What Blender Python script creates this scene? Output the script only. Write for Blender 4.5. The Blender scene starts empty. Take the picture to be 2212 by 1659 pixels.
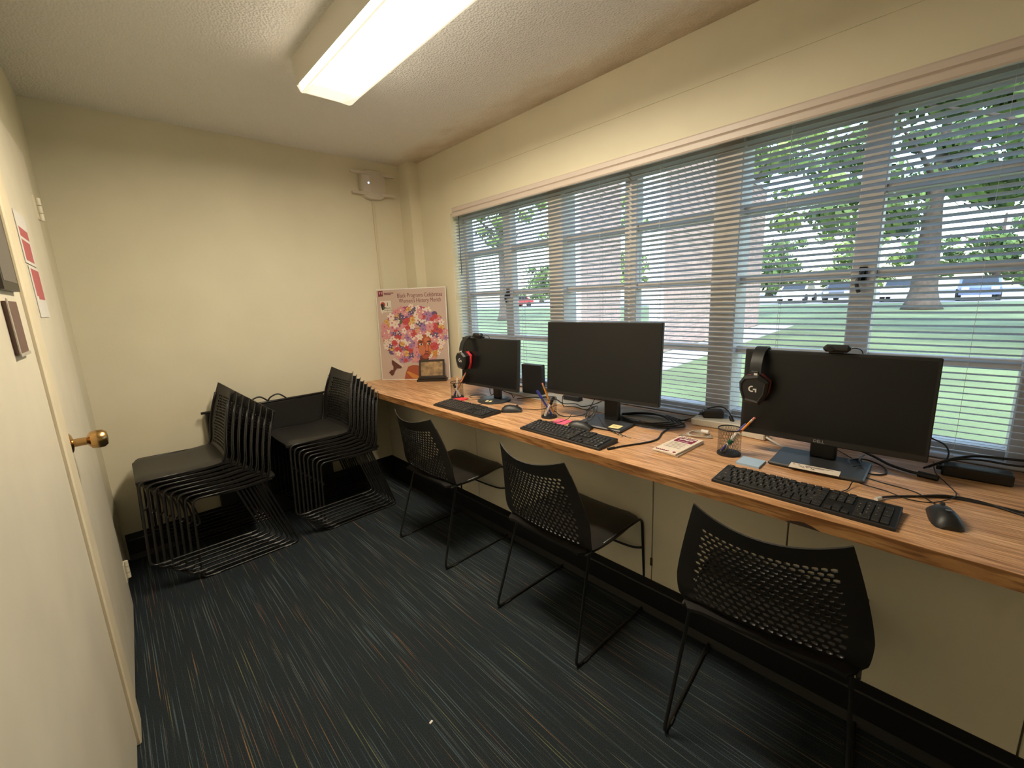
import bpy, math, random
from math import sin, cos, pi, radians, sqrt
from mathutils import Vector, Matrix
random.seed(7)
sc = bpy.context.scene
COL = sc.collection

# ------------------------------------------------------------------ camera
def cam_axes(yaw, pitch, roll):
    f = Vector((sin(yaw)*cos(pitch), cos(yaw)*cos(pitch), -sin(pitch)))
    r0 = Vector((cos(yaw), -sin(yaw), 0)); u0 = r0.cross(f)
    return cos(roll)*r0+sin(roll)*u0, -sin(roll)*r0+cos(roll)*u0, f
cd = bpy.data.cameras.new('camera'); cam = bpy.data.objects.new('camera', cd); COL.objects.link(cam)
cd.sensor_width = 36; cd.sensor_fit = 'HORIZONTAL'; cd.lens = 36*934.4/2212; cd.clip_start = .01; cd.clip_end = 500
r_, u_, f_ = cam_axes(.746539, .198925, -.042852)
M = Matrix(((r_.x, u_.x, -f_.x, -1.9414), (r_.y, u_.y, -f_.y, -3.2042), (r_.z, u_.z, -f_.z, 1.4019), (0, 0, 0, 1)))
cam.matrix_world = M
sc.camera = cam

# ------------------------------------------------------------------ exposure, sky, sun
sc.view_settings.view_transform = 'Standard'
sc.view_settings.look = 'None'
sc.view_settings.gamma = 1
sc.view_settings.use_curve_mapping = False
sc.view_settings.exposure = 0.18
LAMP = 71.0           # radiance of the fluorescent lens
SKY = 1.1
SUN = 2.6
w = bpy.data.worlds.new('sky'); sc.world = w; w.use_nodes = True
nt = w.node_tree; nt.nodes.clear()
sky = nt.nodes.new('ShaderNodeTexSky'); sky.sky_type = 'NISHITA'; sky.sun_disc = False
sky.sun_elevation = radians(52); sky.sun_rotation = radians(250); sky.air_density = 1.2; sky.dust_density = 2.0
bg = nt.nodes.new('ShaderNodeBackground'); bg.inputs['Strength'].default_value = SKY
wo = nt.nodes.new('ShaderNodeOutputWorld')
nt.links.new(sky.outputs[0], bg.inputs[0]); nt.links.new(bg.outputs[0], wo.inputs[0])
sl = bpy.data.lights.new('sun', 'SUN'); sl.energy = SUN; sl.angle = radians(1); sl.color = (1, .95, .85)
so = bpy.data.objects.new('sun', sl); COL.objects.link(so)
so.rotation_euler = Vector((.62, .35, -.85)).to_track_quat('-Z', 'Y').to_euler()

# ------------------------------------------------------------------ material helpers
def mat(name, col, rough=.5, metal=0., spec=None, emit=None, estr=0., **kw):
    m = bpy.data.materials.new(name); m.use_nodes = True
    b = m.node_tree.nodes['Principled BSDF']
    b.inputs['Base Color'].default_value = (*col, 1); b.inputs['Roughness'].default_value = rough
    b.inputs['Metallic'].default_value = metal
    if spec is not None: b.inputs['Specular IOR Level'].default_value = spec
    if emit: b.inputs['Emission Color'].default_value = (*emit, 1); b.inputs['Emission Strength'].default_value = estr
    for k, v in kw.items(): b.inputs[k.replace('_', ' ')].default_value = v
    return m
def N(m, t, **kw):
    n = m.node_tree.nodes.new(t)
    for k, v in kw.items():
        if k in n.inputs: n.inputs[k].default_value = v
        else: setattr(n, k, v)
    return n
def L(m, a, b): m.node_tree.links.new(a, b)
def bsdf(m): return m.node_tree.nodes['Principled BSDF']
def coords(m, kind='Object', scale=(1, 1, 1)):
    tc = N(m, 'ShaderNodeTexCoord'); mp = N(m, 'ShaderNodeMapping'); mp.inputs['Scale'].default_value = scale
    L(m, tc.outputs[kind], mp.inputs[0]); return mp.outputs[0]
def ramp(m, fac, stops):
    r = N(m, 'ShaderNodeValToRGB'); L(m, fac, r.inputs[0]); e = r.color_ramp.elements
    while len(e) < len(stops): e.new(.5)
    for i, (p, c) in enumerate(stops): e[i].position = p; e[i].color = (*c, 1) if len(c) == 3 else c
    return r.outputs[0]
def bump(m, h, strength=.2, dist=.01):
    b = N(m, 'ShaderNodeBump', Strength=strength, Distance=dist); L(m, h, b.inputs['Height']); L(m, b.outputs[0], bsdf(m).inputs['Normal'])
def noisy(name, col, rough=.6, var=.12, scale=6, bscale=120, bstr=.1, bdist=.002, metal=0, spec=None):
    m = mat(name, col, rough, metal, spec); v = coords(m)
    n = N(m, 'ShaderNodeTexNoise', Scale=scale, Detail=4.); L(m, v, n.inputs['Vector'])
    c = ramp(m, n.outputs[0], [(.3, tuple(x*(1-var) for x in col)), (.7, tuple(min(1, x*(1+var)) for x in col))])
    L(m, c, bsdf(m).inputs['Base Color'])
    if bstr:
        n2 = N(m, 'ShaderNodeTexNoise', Scale=bscale, Detail=2.); L(m, v, n2.inputs['Vector']); bump(m, n2.outputs[0], bstr, bdist)
    return m

WALL = noisy('cream_wall_paint', (.725, .667, .505), .55, .035, 3, 60, .12, .003)
PANELP = noisy('cream_panel_paint', (.84, .77, .60), .5, .04, 3, 50, .08, .002)
DOORP = noisy('off_white_door_paint', (.75, .69, .56), .38, .05, 5, 40, .12, .002)
TRIMP = noisy('cream_trim_paint', (.80, .70, .51), .42, .04, 9, 60, .15, .002)
def ceiling_mat():
    m = mat('popcorn_ceiling', (.6, .56, .5), .9); v = coords(m)
    n = N(m, 'ShaderNodeTexNoise', Scale=95., Detail=5., Roughness=.7); L(m, v, n.inputs['Vector'])
    vo = N(m, 'ShaderNodeTexVoronoi', Scale=110.); L(m, v, vo.inputs['Vector'])
    a = N(m, 'ShaderNodeMath', operation='ADD'); L(m, n.outputs[0], a.inputs[0]); L(m, vo.outputs['Distance'], a.inputs[1])
    bump(m, a.outputs[0], .55, .012)
    # brown water stain hugging the window wall (stain has a shape of its own)
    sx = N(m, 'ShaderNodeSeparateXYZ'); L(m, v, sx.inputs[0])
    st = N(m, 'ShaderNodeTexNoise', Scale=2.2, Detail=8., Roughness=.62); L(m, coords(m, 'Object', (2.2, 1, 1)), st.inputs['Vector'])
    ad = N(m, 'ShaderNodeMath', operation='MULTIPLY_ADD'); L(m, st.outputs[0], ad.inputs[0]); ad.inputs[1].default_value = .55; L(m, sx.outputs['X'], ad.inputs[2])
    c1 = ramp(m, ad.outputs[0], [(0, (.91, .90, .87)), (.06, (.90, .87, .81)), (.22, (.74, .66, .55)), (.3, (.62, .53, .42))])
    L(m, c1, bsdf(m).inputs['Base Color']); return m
CEIL = ceiling_mat()
def carpet_mat():
    m = mat('striped_carpet', (.02, .028, .036), .95, spec=.1)
    base = (.021, .0275, .033)
    v = coords(m, 'Object')
    cur = None
    bn = N(m, 'ShaderNodeTexNoise', Scale=260., Detail=3.); L(m, v, bn.inputs['Vector'])
    cur = ramp(m, bn.outputs[0], [(.35, tuple(x*.75 for x in base)), (.65, tuple(x*1.3 for x in base))])
    for i, (col, thr) in enumerate([((.12, .135, .13), .665), ((.27, .15, .065), .70), ((.18, .18, .08), .695), ((.08, .12, .145), .66), ((.22, .09, .05), .715)]):
        mp = N(m, 'ShaderNodeMapping'); mp.inputs['Scale'].default_value = (215, 1.6, 1); mp.inputs['Location'].default_value = (31.7*i, 17.3*i, 0)
        L(m, N(m, 'ShaderNodeTexCoord').outputs['Object'], mp.inputs[0])
        n = N(m, 'ShaderNodeTexNoise', Scale=1., Detail=2., Roughness=.5); L(m, mp.outputs[0], n.inputs['Vector'])
        f = ramp(m, n.outputs[0], [(thr-.035, (0, 0, 0)), (thr+.03, (1, 1, 1))])
        fl = N(m, 'ShaderNodeMath', operation='MULTIPLY'); L(m, f, fl.inputs[0])
        rg = ramp(m, bn.outputs[0], [(.3, (.45, .45, .45)), (.62, (1, 1, 1))]); L(m, rg, fl.inputs[1])
        mx = N(m, 'ShaderNodeMix', data_type='RGBA'); L(m, fl.outputs[0], mx.inputs[0]); L(m, cur, mx.inputs[6]); mx.inputs[7].default_value = (*col, 1)
        cur = mx.outputs[2]
    L(m, cur, bsdf(m).inputs['Base Color']); bump(m, bn.outputs[0], .5, .004)
    return m
CARPET = carpet_mat()
def wood_mat(name, cols, scale=(38, 1.6, 10), rough=.33):
    m = mat(name, cols[1], rough); v = coords(m, 'Object', scale)
    n = N(m, 'ShaderNodeTexNoise', Scale=1.6, Detail=7., Roughness=.62, Distortion=.6); L(m, v, n.inputs['Vector'])
    c = ramp(m, n.outputs[0], [(.3, cols[0]), (.5, cols[1]), (.68, cols[2])])
    v2 = coords(m, 'Object', (scale[0]*5, scale[1]*2.5, scale[2]*5))
    n2 = N(m, 'ShaderNodeTexNoise', Scale=2., Detail=3.); L(m, v2, n2.inputs['Vector'])
    f = ramp(m, n2.outputs[0], [(.44, (.55, .48, .42)), (.54, (1, 1, 1))])
    mx = N(m, 'ShaderNodeMix', data_type='RGBA', blend_type='MULTIPLY'); mx.inputs[0].default_value = .95
    L(m, c, mx.inputs[6]); L(m, f, mx.inputs[7]); L(m, mx.outputs[2], bsdf(m).inputs['Base Color']); return m
WOOD = wood_mat('oak_laminate', [(.37, .185, .078), (.72, .41, .21), (.89, .57, .325)])
WOODE = wood_mat('oak_laminate_edge', [(.24, .11, .04), (.42, .21, .08), (.56, .31, .135)])
BLACKP = noisy('black_shell_plastic', (.017, .0155, .0145), .42, .1, 30, 400, .15, .0006)
RODM = mat('black_powder_coat', (.014, .013, .012), .35, spec=.5)
CHROME = mat('worn_bright_steel', (.6, .55, .48), .3, 1)
BLK = mat('matte_black_plastic', (.013, .013, .014), .45)
BLK2 = mat('charcoal_plastic', (.03, .03, .032), .4)
SCREEN = mat('dark_lcd_screen', (.006, .006, .007), .28, spec=.45)
KEYM = mat('keycap_plastic', (.024, .023, .023), .42)
WHITE = mat('white_print', (.75, .72, .68), .6)
SLATM = mat('white_vinyl_slat', (.60, .62, .64), .4)
VINYL = mat('off_white_valance', (.62, .53, .47), .4)
FRAMEM = noisy('cream_window_paint', (.50, .45, .39), .5, .08, 12, 60, .1, .002)
BRASS = mat('aged_brass', (.55, .34, .14), .25, 1)
HINGE = mat('painted_hinge', (.72, .66, .52), .35)
RUBBER = mat('black_cove_rubber', (.008, .008, .009), .5)
DARKM = mat('dark_bronze_plate', (.05, .042, .036), .4, .4)
RED = mat('red_foam', (.6, .03, .04), .7)
CABLE = mat('black_cable', (.012, .012, .013), .5)
WCABLE = mat('white_cable', (.62, .58, .52), .45)
GREYMAT = noisy('grey_rubber_mat', (.40, .39, .37), .5, .06, 40, 500, .2, .001)
CREAMP = mat('cream_plastic', (.66, .61, .52), .4)
RWHITE = mat('white_router_plastic', (.62, .56, .47), .4)
LED = mat('blue_led', (.2, .4, 1), .4, emit=(.25, .5, 1), estr=6)
PINKP = mat('hot_pink_paper', (.85, .13, .24), .7); REDP = mat('red_paper', (.72, .05, .06), .7)
BLUEP = mat('pale_blue_paper', (.40, .54, .72), .7); YELP = mat('pale_yellow_paper', (.80, .70, .34), .7)
PAPER = mat('white_paper', (.78, .68, .57), .7); INK = mat('dark_ink', (.05, .04, .05), .7)
MAROON = mat('maroon_print', (.22, .012, .05), .6); PALEINK = mat('grey_print', (.42, .36, .32), .7)
PENCIL = mat('orange_pencil', (.8, .30, .03), .4); ERASER = mat('pink_eraser', (.75, .25, .2), .7); FERRULE = mat('pencil_ferrule', (.7, .68, .6), .3, 1)
BLUEPEN = mat('blue_pen', (.03, .035, .28), .35); GREENM = mat('green_cap', (.02, .2, .1), .4)
PHOTO = noisy('framed_sepia_print', (.30, .19, .09), .4, .55, 26, 10, 0)
LEAF = noisy('tree_leaves', (.07, .13, .03), .7, .5, 1.5, 10, 0); LEAF2 = noisy('pale_tree_leaves', (.14, .22, .05), .7, .4, 1.5, 10, 0)
BARK = noisy('tree_bark', (.07, .055, .045), .9, .3, 8, 40, .4, .02)
GRASS = noisy('lawn_grass', (.105, .145, .06), .9, .35, .5, 30, .3, .03)
CONC = noisy('pale_concrete', (.36, .35, .335), .9, .08, 3, 40, .1, .004)
ASPH = noisy('sunlit_asphalt', (.22, .22, .235), .9, .1, 1, 40, .1, .004)  # asphalt's own pale grey with slight random mottling
BRICK = noisy('pink_brick_wall', (.40, .285, .245), .85, .12, 3, 20, .2, .01); MORTAR = mat('mortar', (.42, .37, .34), .9)
CARG = mat('car_glass', (.02, .025, .03), .08); TYRE = mat('tyre_rubber', (.015, .015, .016), .8)
def glass_mat():
    m = mat('window_glass', (1, 1, 1), .02); t = m.node_tree; t.nodes.remove(bsdf(m)); o = [n for n in t.nodes if n.type == 'OUTPUT_MATERIAL'][0]
    a = N(m, 'ShaderNodeBsdfTransparent'); a.inputs[0].default_value = (.93, .96, .96, 1); g = N(m, 'ShaderNodeBsdfGlossy', Roughness=.03)
    fr = N(m, 'ShaderNodeFresnel', IOR=1.35); mx = N(m, 'ShaderNodeMixShader'); ge = N(m, 'ShaderNodeNewGeometry')
    iv = N(m, 'ShaderNodeMath', operation='SUBTRACT'); iv.inputs[0].default_value = 1; L(m, ge.outputs['Backfacing'], iv.inputs[1])   # no total reflection at the far face of a thin pane
    ml = N(m, 'ShaderNodeMath', operation='MULTIPLY'); L(m, fr.outputs[0], ml.inputs[0]); L(m, iv.outputs[0], ml.inputs[1]); L(m, ml.outputs[0], mx.inputs[0]); L(m, a.outputs[0], mx.inputs[1]); L(m, g.outputs[0], mx.inputs[2]); L(m, mx.outputs[0], o.inputs[0])
    return m
GLASS = glass_mat()
# translucent vinyl: part of the daylight passes through each slat
def translucent(m, frac):
    t = m.node_tree; o = [n for n in t.nodes if n.type == 'OUTPUT_MATERIAL'][0]
    tr = N(m, 'ShaderNodeBsdfTranslucent'); tr.inputs[0].default_value = (.72, .76, .8, 1); mx = N(m, 'ShaderNodeMixShader'); mx.inputs[0].default_value = frac
    L(m, bsdf(m).outputs[0], mx.inputs[1]); L(m, tr.outputs[0], mx.inputs[2]); L(m, mx.outputs[0], o.inputs[0])
translucent(SLATM, .38)

# ------------------------------------------------------------------ mesh builder
def catmull(pts, n=8, closed=False):
    P = [Vector(p) for p in pts]; out = []
    m = len(P)
    for i in range(m if closed else m-1):
        a = P[(i-1) % m] if (closed or i > 0) else P[0]; b = P[i]; c = P[(i+1) % m]; d = P[(i+2) % m] if (closed or i < m-2) else P[-1]
        for k in range(n):
            t = k/n
            out.append(.5*((2*b)+(c-a)*t+(2*a-5*b+4*c-d)*t*t+(3*b-a-3*c+d)*t**3))
    if not closed: out.append(P[-1])
    return out
def fillet(pts, r, n=5):
    P = [Vector(p) for p in pts]; out = [P[0]]
    for i in range(1, len(P)-1):
        a, b, c = P[i-1], P[i], P[i+1]; u = (a-b); v = (c-b); rr = min(r, u.length*.45, v.length*.45); u.normalize(); v.normalize()
        s, e = b+u*rr, b+v*rr
        for k in range(n+1):
            t = k/n; out.append((1-t)**2*s+2*t*(1-t)*b+t*t*e)
    out.append(P[-1]); return out
class B:
    def __init__(s): s.v = []; s.f = []; s.m = []; s.X = Matrix(); s.k = 0
    def pt(s, p): s.v.append(tuple(s.X @ Vector(p))); return len(s.v)-1
    def face(s, ids): s.f.append(tuple(ids)); s.m.append(s.k)
    def poly(s, pts): s.face([s.pt(p) for p in pts])
    def box(s, x0, x1, y0, y1, z0, z1, bev=0):
        if bev > 0: return s.rbox(x0, x1, y0, y1, z0, z1, bev)
        i = [s.pt(p) for p in ((x0, y0, z0), (x1, y0, z0), (x1, y1, z0), (x0, y1, z0), (x0, y0, z1), (x1, y0, z1), (x1, y1, z1), (x0, y1, z1))]
        for f in ((0, 3, 2, 1), (4, 5, 6, 7), (0, 1, 5, 4), (1, 2, 6, 5), (2, 3, 7, 6), (3, 0, 4, 7)): s.face([i[k] for k in f])
        return s
    def rbox(s, x0, x1, y0, y1, z0, z1, b):
        # box with chamfered edges: 24 vertices
        c = [(x0, x1), (y0, y1), (z0, z1)]; idx = {}
        for sx in (0, 1):
            for sy in (0, 1):
                for sz in (0, 1):
                    S = (sx, sy, sz)
                    for ax in range(3):
                        p = [c[k][S[k]]+(0 if k == ax else (b if S[k] == 0 else -b)) for k in range(3)]
                        idx[(S, ax)] = s.pt(p)
        for ax in range(3):
            o = [k for k in range(3) if k != ax]
            for sd in (0, 1):
                q = []
                for a, bb in ((0, 0), (1, 0), (1, 1), (0, 1)):
                    S = [0, 0, 0]; S[ax] = sd; S[o[0]] = a; S[o[1]] = bb; q.append(idx[(tuple(S), ax)])
                flip = (sd == 0) ^ (ax == 1)
                s.face(q[::-1] if flip else q)
        for ax in range(3):            # edges parallel to ax
            o = [k for k in range(3) if k != ax]
            for a in (0, 1):
                for bb in (0, 1):
                    S0 = [0]*3; S0[o[0]] = a; S0[o[1]] = bb; S1 = list(S0); S1[ax] = 1; S0, S1 = tuple(S0), tuple(S1)
                    q = [idx[(S0, o[0])], idx[(S1, o[0])], idx[(S1, o[1])], idx[(S0, o[1])]]
                    s.face(q if (a ^ bb ^ (ax == 1)) == 0 else q[::-1])
        for S in [(a, bb, c_) for a in (0, 1) for bb in (0, 1) for c_ in (0, 1)]:
            q = [idx[(S, 0)], idx[(S, 1)], idx[(S, 2)]]; s.face(q if sum(S) % 2 else q[::-1])
        return s
    def prism(s, pts, z0, z1, cap=True):
        n = len(pts); a = [s.pt((p[0], p[1], z0)) for p in pts]; b = [s.pt((p[0], p[1], z1)) for p in pts]
        if cap: s.face(a[::-1]); s.face(b)
        for i in range(n): j = (i+1) % n; s.face((a[i], a[j], b[j], b[i]))
        return s
    def loft(s, rings, close=True, cap=True):
        ids = [[s.pt(p) for p in r] for r in rings]; n = len(ids[0])
        for a, b in zip(ids, ids[1:]):
            for i in range(n if close else n-1): j = (i+1) % n; s.face((a[i], a[j], b[j], b[i]))
        if cap: s.face(ids[0][::-1]); s.face(ids[-1])
        return s
    def cyl(s, p0, p1, r0, r1=None, n=12, cap=True):
        r1 = r0 if r1 is None else r1; p0, p1 = Vector(p0), Vector(p1); d = (p1-p0).normalized()
        a = d.orthogonal().normalized(); b = d.cross(a)
        return s.loft([[p+(a*cos(2*pi*i/n)+b*sin(2*pi*i/n))*r for i in range(n)] for p, r in ((p0, r0), (p1, r1))], True, cap)
    def lathe(s, prof, n=20, axis='z', org=(0, 0, 0)):
        o = Vector(org); R = []
        for r, h in prof:
            ring = []
            for i in range(n):
                a = 2*pi*i/n; c, d = r*cos(a), r*sin(a)
                ring.append(o+Vector({'z': (c, d, h), 'x': (h, c, d), 'y': (d, h, c)}[axis]))
            R.append(ring)
        return s.loft(R, True, True)
    def tube(s, pts, r, n=8, closed=False, cap=True):
        P = [Vector(p) for p in pts]; m = len(P); a = None; rings = []
        for i in range(m):
            t = (P[(i+1) % m]-P[i-1]) if (closed or 0 < i < m-1) else (P[1]-P[0] if i == 0 else P[-1]-P[-2])
            if t.length < 1e-9: t = Vector((0, 0, 1))
            t.normalize()
            if a is None: a = t.orthogonal().normalized()
            else:
                a = a-t*a.dot(t); a = a.normalized() if a.length > 1e-6 else t.orthogonal().normalized()
            b = t.cross(a); rr = r(i/(m-1)) if callable(r) else r
            rings.append([P[i]+(a*cos(2*pi*k/n)+b*sin(2*pi*k/n))*rr for k in range(n)])
        if closed: rings.append(rings[0]); cap = False
        return s.loft(rings, True, cap)
    def disc(s, c, rx, ry, z, n=16, a0=0):
        s.face([s.pt((c[0]+rx*cos(a0+2*pi*i/n), c[1]+ry*sin(a0+2*pi*i/n), z)) for i in range(n)]); return s
    def mesh(s, name, mats, smooth=False):
        me = bpy.data.meshes.new(name); me.from_pydata(s.v, [], s.f)
        for m in (mats if isinstance(mats, (list, tuple)) else [mats]): me.materials.append(m)
        me.polygons.foreach_set('material_index', s.m)
        if smooth: me.shade_smooth() if smooth is True else me.polygons.foreach_set('use_smooth', [True]*len(s.f))
        if smooth not in (False, True): me.set_sharp_from_angle(angle=radians(smooth))
        me.update(); return me
    def build(s, name, mats, parent=None, smooth=False, loc=None, rotz=None, rot=None):
        o = bpy.data.objects.new(name, s.mesh(name, mats, smooth)); return place(o, parent, loc, rotz, rot)
def place(o, parent=None, loc=None, rotz=None, rot=None):
    COL.objects.link(o)
    if parent is not None: o.parent = parent
    if loc is not None: o.location = loc
    if rotz is not None: o.rotation_euler = (0, 0, rotz)
    if rot is not None: o.rotation_euler = rot
    return o
def inst(me, name, parent=None, loc=None, rotz=None, rot=None): return place(bpy.data.objects.new(name, me), parent, loc, rotz, rot)
def tag(o, label=None, cat=None, group=None, kind=None):
    if label: o['label'] = label
    if cat: o['category'] = cat
    if group: o['group'] = group
    if kind: o['kind'] = kind
    return o
def thing(name, label, cat, loc=(0, 0, 0), rotz=0, group=None, rot=None):
    return tag(place(bpy.data.objects.new(name, None), None, loc, rotz, rot), label, cat, group)
def struct(o, label=None): return tag(o, label, None, None, 'structure')
def dup(root, loc, rotz, label, group=None):
    r = root.copy(); COL.objects.link(r); r.location = loc; r.rotation_euler = (0, 0, rotz); r['label'] = label
    if group: r['group'] = group
    for ch in list(root.children):
        c = ch.copy(); COL.objects.link(c); c.parent = r
        for g in list(ch.children): d = g.copy(); COL.objects.link(d); d.parent = c
    return r
_gl = {}
def glyphs(txt, size=1., align='CENTER'):
    k = (txt, align)
    if k not in _gl:
        c = bpy.data.curves.new('t', 'FONT'); c.body = txt; c.size = 1; c.align_x = align; c.align_y = 'CENTER'; c.resolution_u = 2
        o = bpy.data.objects.new('t', c); COL.objects.link(o); dg = bpy.context.evaluated_depsgraph_get()
        me = bpy.data.meshes.new_from_object(o.evaluated_get(dg))
        _gl[k] = ([v.co.copy() for v in me.vertices], [tuple(p.vertices) for p in me.polygons])
        bpy.data.objects.remove(o); bpy.data.curves.remove(c); bpy.data.meshes.remove(me)
    return _gl[k]
def write(b, txt, x, y, z, size, align='CENTER', sx=1.):
    V, F = glyphs(txt, 1, align); i0 = len(b.v)
    for v in V: b.pt((x+v.x*size*sx, y+v.y*size, z))
    for f in F: b.face([i0+i for i in f])
def rz(yaw=0): return -pi/2+yaw      # local x = to the viewer's right along the counter, local y = towards the window

# ------------------------------------------------------------------ room shell
H = 2.424; CZ = .80; FX = -.659; PX = -.3685; YB = -4.5
struct(B().box(-2.6, 1.0, YB-.1, .12, -.1, 0).build('floor', CARPET))
struct(B().box(-2.6, .35, YB-.1, .12, H, H+.15).build('ceiling', CEIL))
wb = struct(B().box(-2.6, .35, 0, .12, 0, H).build('wall_far', WALL))
struct(B().box(-2.6, .35, YB-.1, YB, 0, H).build('wall_near', WALL))
# window wall: lintel, pier, sill wall and the corner pilaster
wr = B(); wr.box(0, .2, YB, 0, 2.0, H); wr.box(0, .2, -.53, 0, 0, 2.0); wr.box(.085, .2, YB, -.53, 0, .815)
wr.box(-.0876, 0, -.15, 0, 0, H); wr.box(-.003, .0, YB, -.6, 2.215, 2.221); wr.box(0, .2, YB, -4.15, 0, 2.0)
WR = struct(wr.build('wall_right', WALL))
# panels closing the space under the counter
seams = [0, -1.153, -2.352, -2.847, -3.41, YB]
uc = struct(B().box(PX+.012, PX+.03, YB, 0, 0, CZ-.036).build('wall_undercounter', mat('panel_gap', (.2, .17, .11), .8)))
for a, b in zip(seams, seams[1:]):
    B().box(PX, PX+.012, b+.0025, a-.0025, .15, CZ-.0375, .0015).build('panel', PANELP, uc)
B().box(PX-.004, PX, -2.358, -2.346, .225, .262, .001).build('latch', BRASS, uc)
def cove(b, pts):
    for (x0, y0, x1, y1, nx, ny) in pts:
        d = Vector((nx, ny, 0))
        prof = [(0, .155), (.004, .155), (.006, .12), (.010, .115), (.010, .03), (.022, .0), (0, 0)]
        b.loft([[(x+d.x*t, y+d.y*t, z) for t, z in prof] for x, y in ((x0, y0), (x1, y1))], True, True)
bb = B(); cove(bb, [(PX, YB, PX, 0, -1, 0)]); struct(bb.build('baseboard_right', RUBBER))
bb = B(); cove(bb, [(PX, 0, -2.05, 0, 0, -1)]); struct(bb.build('baseboard_far', RUBBER))

# left wall, turned about two degrees, with two doors and the casing between them
AL = .033
LW = struct(thing('wall_left', None, None, (-2.040, 0, 0), -AL)); 
B().box(-.15, -.02, -4.6, .15, 0, H).build('wall_surface', WALL, LW)
def lpart(b, name, m, parent=None, smooth=False): return b.build(name, m, parent or LW, smooth)
d1 = struct(B().box(-.02, .0, -1.345, -.555, .012, 2.032, .002).build('door_1', DOORP, None, False, (-2.040, 0, 0), -AL))
for z in (.20, 1.83):
    hb = B()
    for k in range(3): hb.cyl((.009, -.548, z-.045+k*.03), (.009, -.548, z-.018+k*.03), .008, None, 10)
    hb.box(-.001, .003, -.60, -.548, z-.045, z+.045)
    hb.build('hinge', HINGE, d1, 40)
kb = B(); kb.lathe([(.0, 0), (.033, 0), (.033, .004), (.026, .009), (.013, .012), (.0125, .042), (.018, .046), (.027, .052), (.0295, .066), (.0285, .082), (.021, .091), (.006, .093), (0, .093)], 20, 'x', (0, -1.285, 1.005))
kb.build('door_knob', BRASS, d1, 40)
B().box(0, .002, -1.343, -1.29, .93, .99).build('strike_plate', CHROME, d1)
for i, (z0, z1) in enumerate(((1.62, 1.44), (1.425, 1.235))): pass
struct(B().box(-.02, .012, -1.47, -1.352, 0, 2.10, .004).build('trim_1', TRIMP, None, False, (-2.040, 0, 0), -AL))
d2 = struct(B().box(-.02, .002, -3.15, -1.474, .02, 2.06, .002).build('door_2', DOORP, None, False, (-2.040, 0, 0), -AL))
def lw(x, y, z): return Vector((-2.040, 0, 0))+Matrix.Rotation(-AL, 3, 'Z') @ Vector((x, y, z))

# ------------------------------------------------------------------ windows
BAYS = [(-.53, -1.45), (-1.45, -2.42), (-2.42, -3.37), (-3.37, -4.15)]
ZB = [1.125, 1.43, 1.72]
for i, (a, b) in enumerate(BAYS):
    wn = struct(thing('window_%d' % (i+1), None, None, (.14, 0, 0)))
    fr = B(); fr.box(-.03, .03, b, a, .815, .85); fr.box(-.03, .03, b, a, 1.965, 2.0); fr.box(-.03, .03, a-.035, a, .85, 1.965); fr.box(-.03, .03, b, b+.035, .85, 1.965)
    fr.build('window_frame', FRAMEM, wn)
    c = (a+b)/2 if i < 3 else a-.4
    if i == 2: c = -2.90
    if i == 0: c = -1.0
    st = B().box(-.035, .025, c-.036, c+.036, .85, 1.965, .004).build('meeting_stile', FRAMEM, wn)
    if i in (0, 2):
        h = B(); h.tube(catmull([(-.045, c, 1.44), (-.055, c+.006, 1.42), (-.06, c+.012, 1.395), (-.055, c+.004, 1.365)], 4), .007, 8); h.box(-.047, -.035, c-.012, c+.012, 1.40, 1.455, .002)
        h.build('window_handle', DARKM, st, True)
    for s0, s1 in ((a-.035, c+.036), (c-.036, b+.035)):
        for z in ZB: B().box(-.02, .02, s1, s0, z-.017, z+.017, .003).build('glazing_bar', FRAMEM, wn)
        for z0, z1 in zip([.85]+[z+.017 for z in ZB], [z-.017 for z in ZB]+[1.965]):
            B().box(-.003, .003, s1, s0, z0, z1).build('pane', GLASS, wn)
for i, y in enumerate((-1.45, -2.42, -3.37)):
    struct(B().box(.075, .2, y-.055, y+.055, .815, 2.0, .004).build('trim_%d' % (i+2), FRAMEM))
struct(B().box(.06, .16, -4.15, -.53, .8005, .8155, .003).build('trim_5', FRAMEM))

# ------------------------------------------------------------------ blinds
TILT = radians(19)
def slat_mesh(ln):
    b = B(); prof = []
    n = 4; W = .025
    top = [((-.5+k/n)*W, .0022*(1-(2*k/n-1)**2)) for k in range(n+1)]
    ring = top+[(x, z-.0007) for x, z in top[::-1]]
    ring = [(x*cos(TILT)+z*sin(TILT), -x*sin(TILT)+z*cos(TILT)) for x, z in ring]
    b.loft([[(x, y, z) for x, z in ring] for y in (0, -ln)], True, True)
    return b.mesh('slat', SLATM, 30)
def blind(y0, y1, label, ladders, wand=None):
    t = thing('window_blind', label, 'blind', (.042, y0, CZ), 0, 'white mini blinds across the window')
    ln = y0-y1; sm = slat_mesh(ln); P = .0215; nS = 53
    for k in range(nS):
        o = inst(sm, 'slat', t, (0, 0, .042+k*P)); o.rotation_euler = (random.uniform(-.02, .02), random.uniform(-.03, .03)*.6, 0); o.rotation_euler.x = 0
    B().box(-.011, .011, -ln, 0, .012, .026, .003).build('bottom_rail', SLATM, t)
    B().box(-.014, .014, -ln, 0, 1.19, 1.215).build('head_rail', SLATM, t)
    for ly in ladders:
        lb = B()
        for dx in (-.0135, .0135): lb.tube([(dx, ly-y0, .02), (dx, ly-y0, 1.2)], .0007, 4)
        for k in range(nS): lb.tube([(-.0135, ly-y0, .040+k*P), (.0135, ly-y0, .036+k*P)], .0005, 3)
        lb.build('ladder_cord', SLATM, t)
    if wand:
        B().tube([(-.022, wand-y0, 1.18), (-.024, wand-y0, .77)], .003, 8).build('tilt_wand', mat('smoky_wand', (.12, .13, .14), .2), t, True)
    return t
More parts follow.
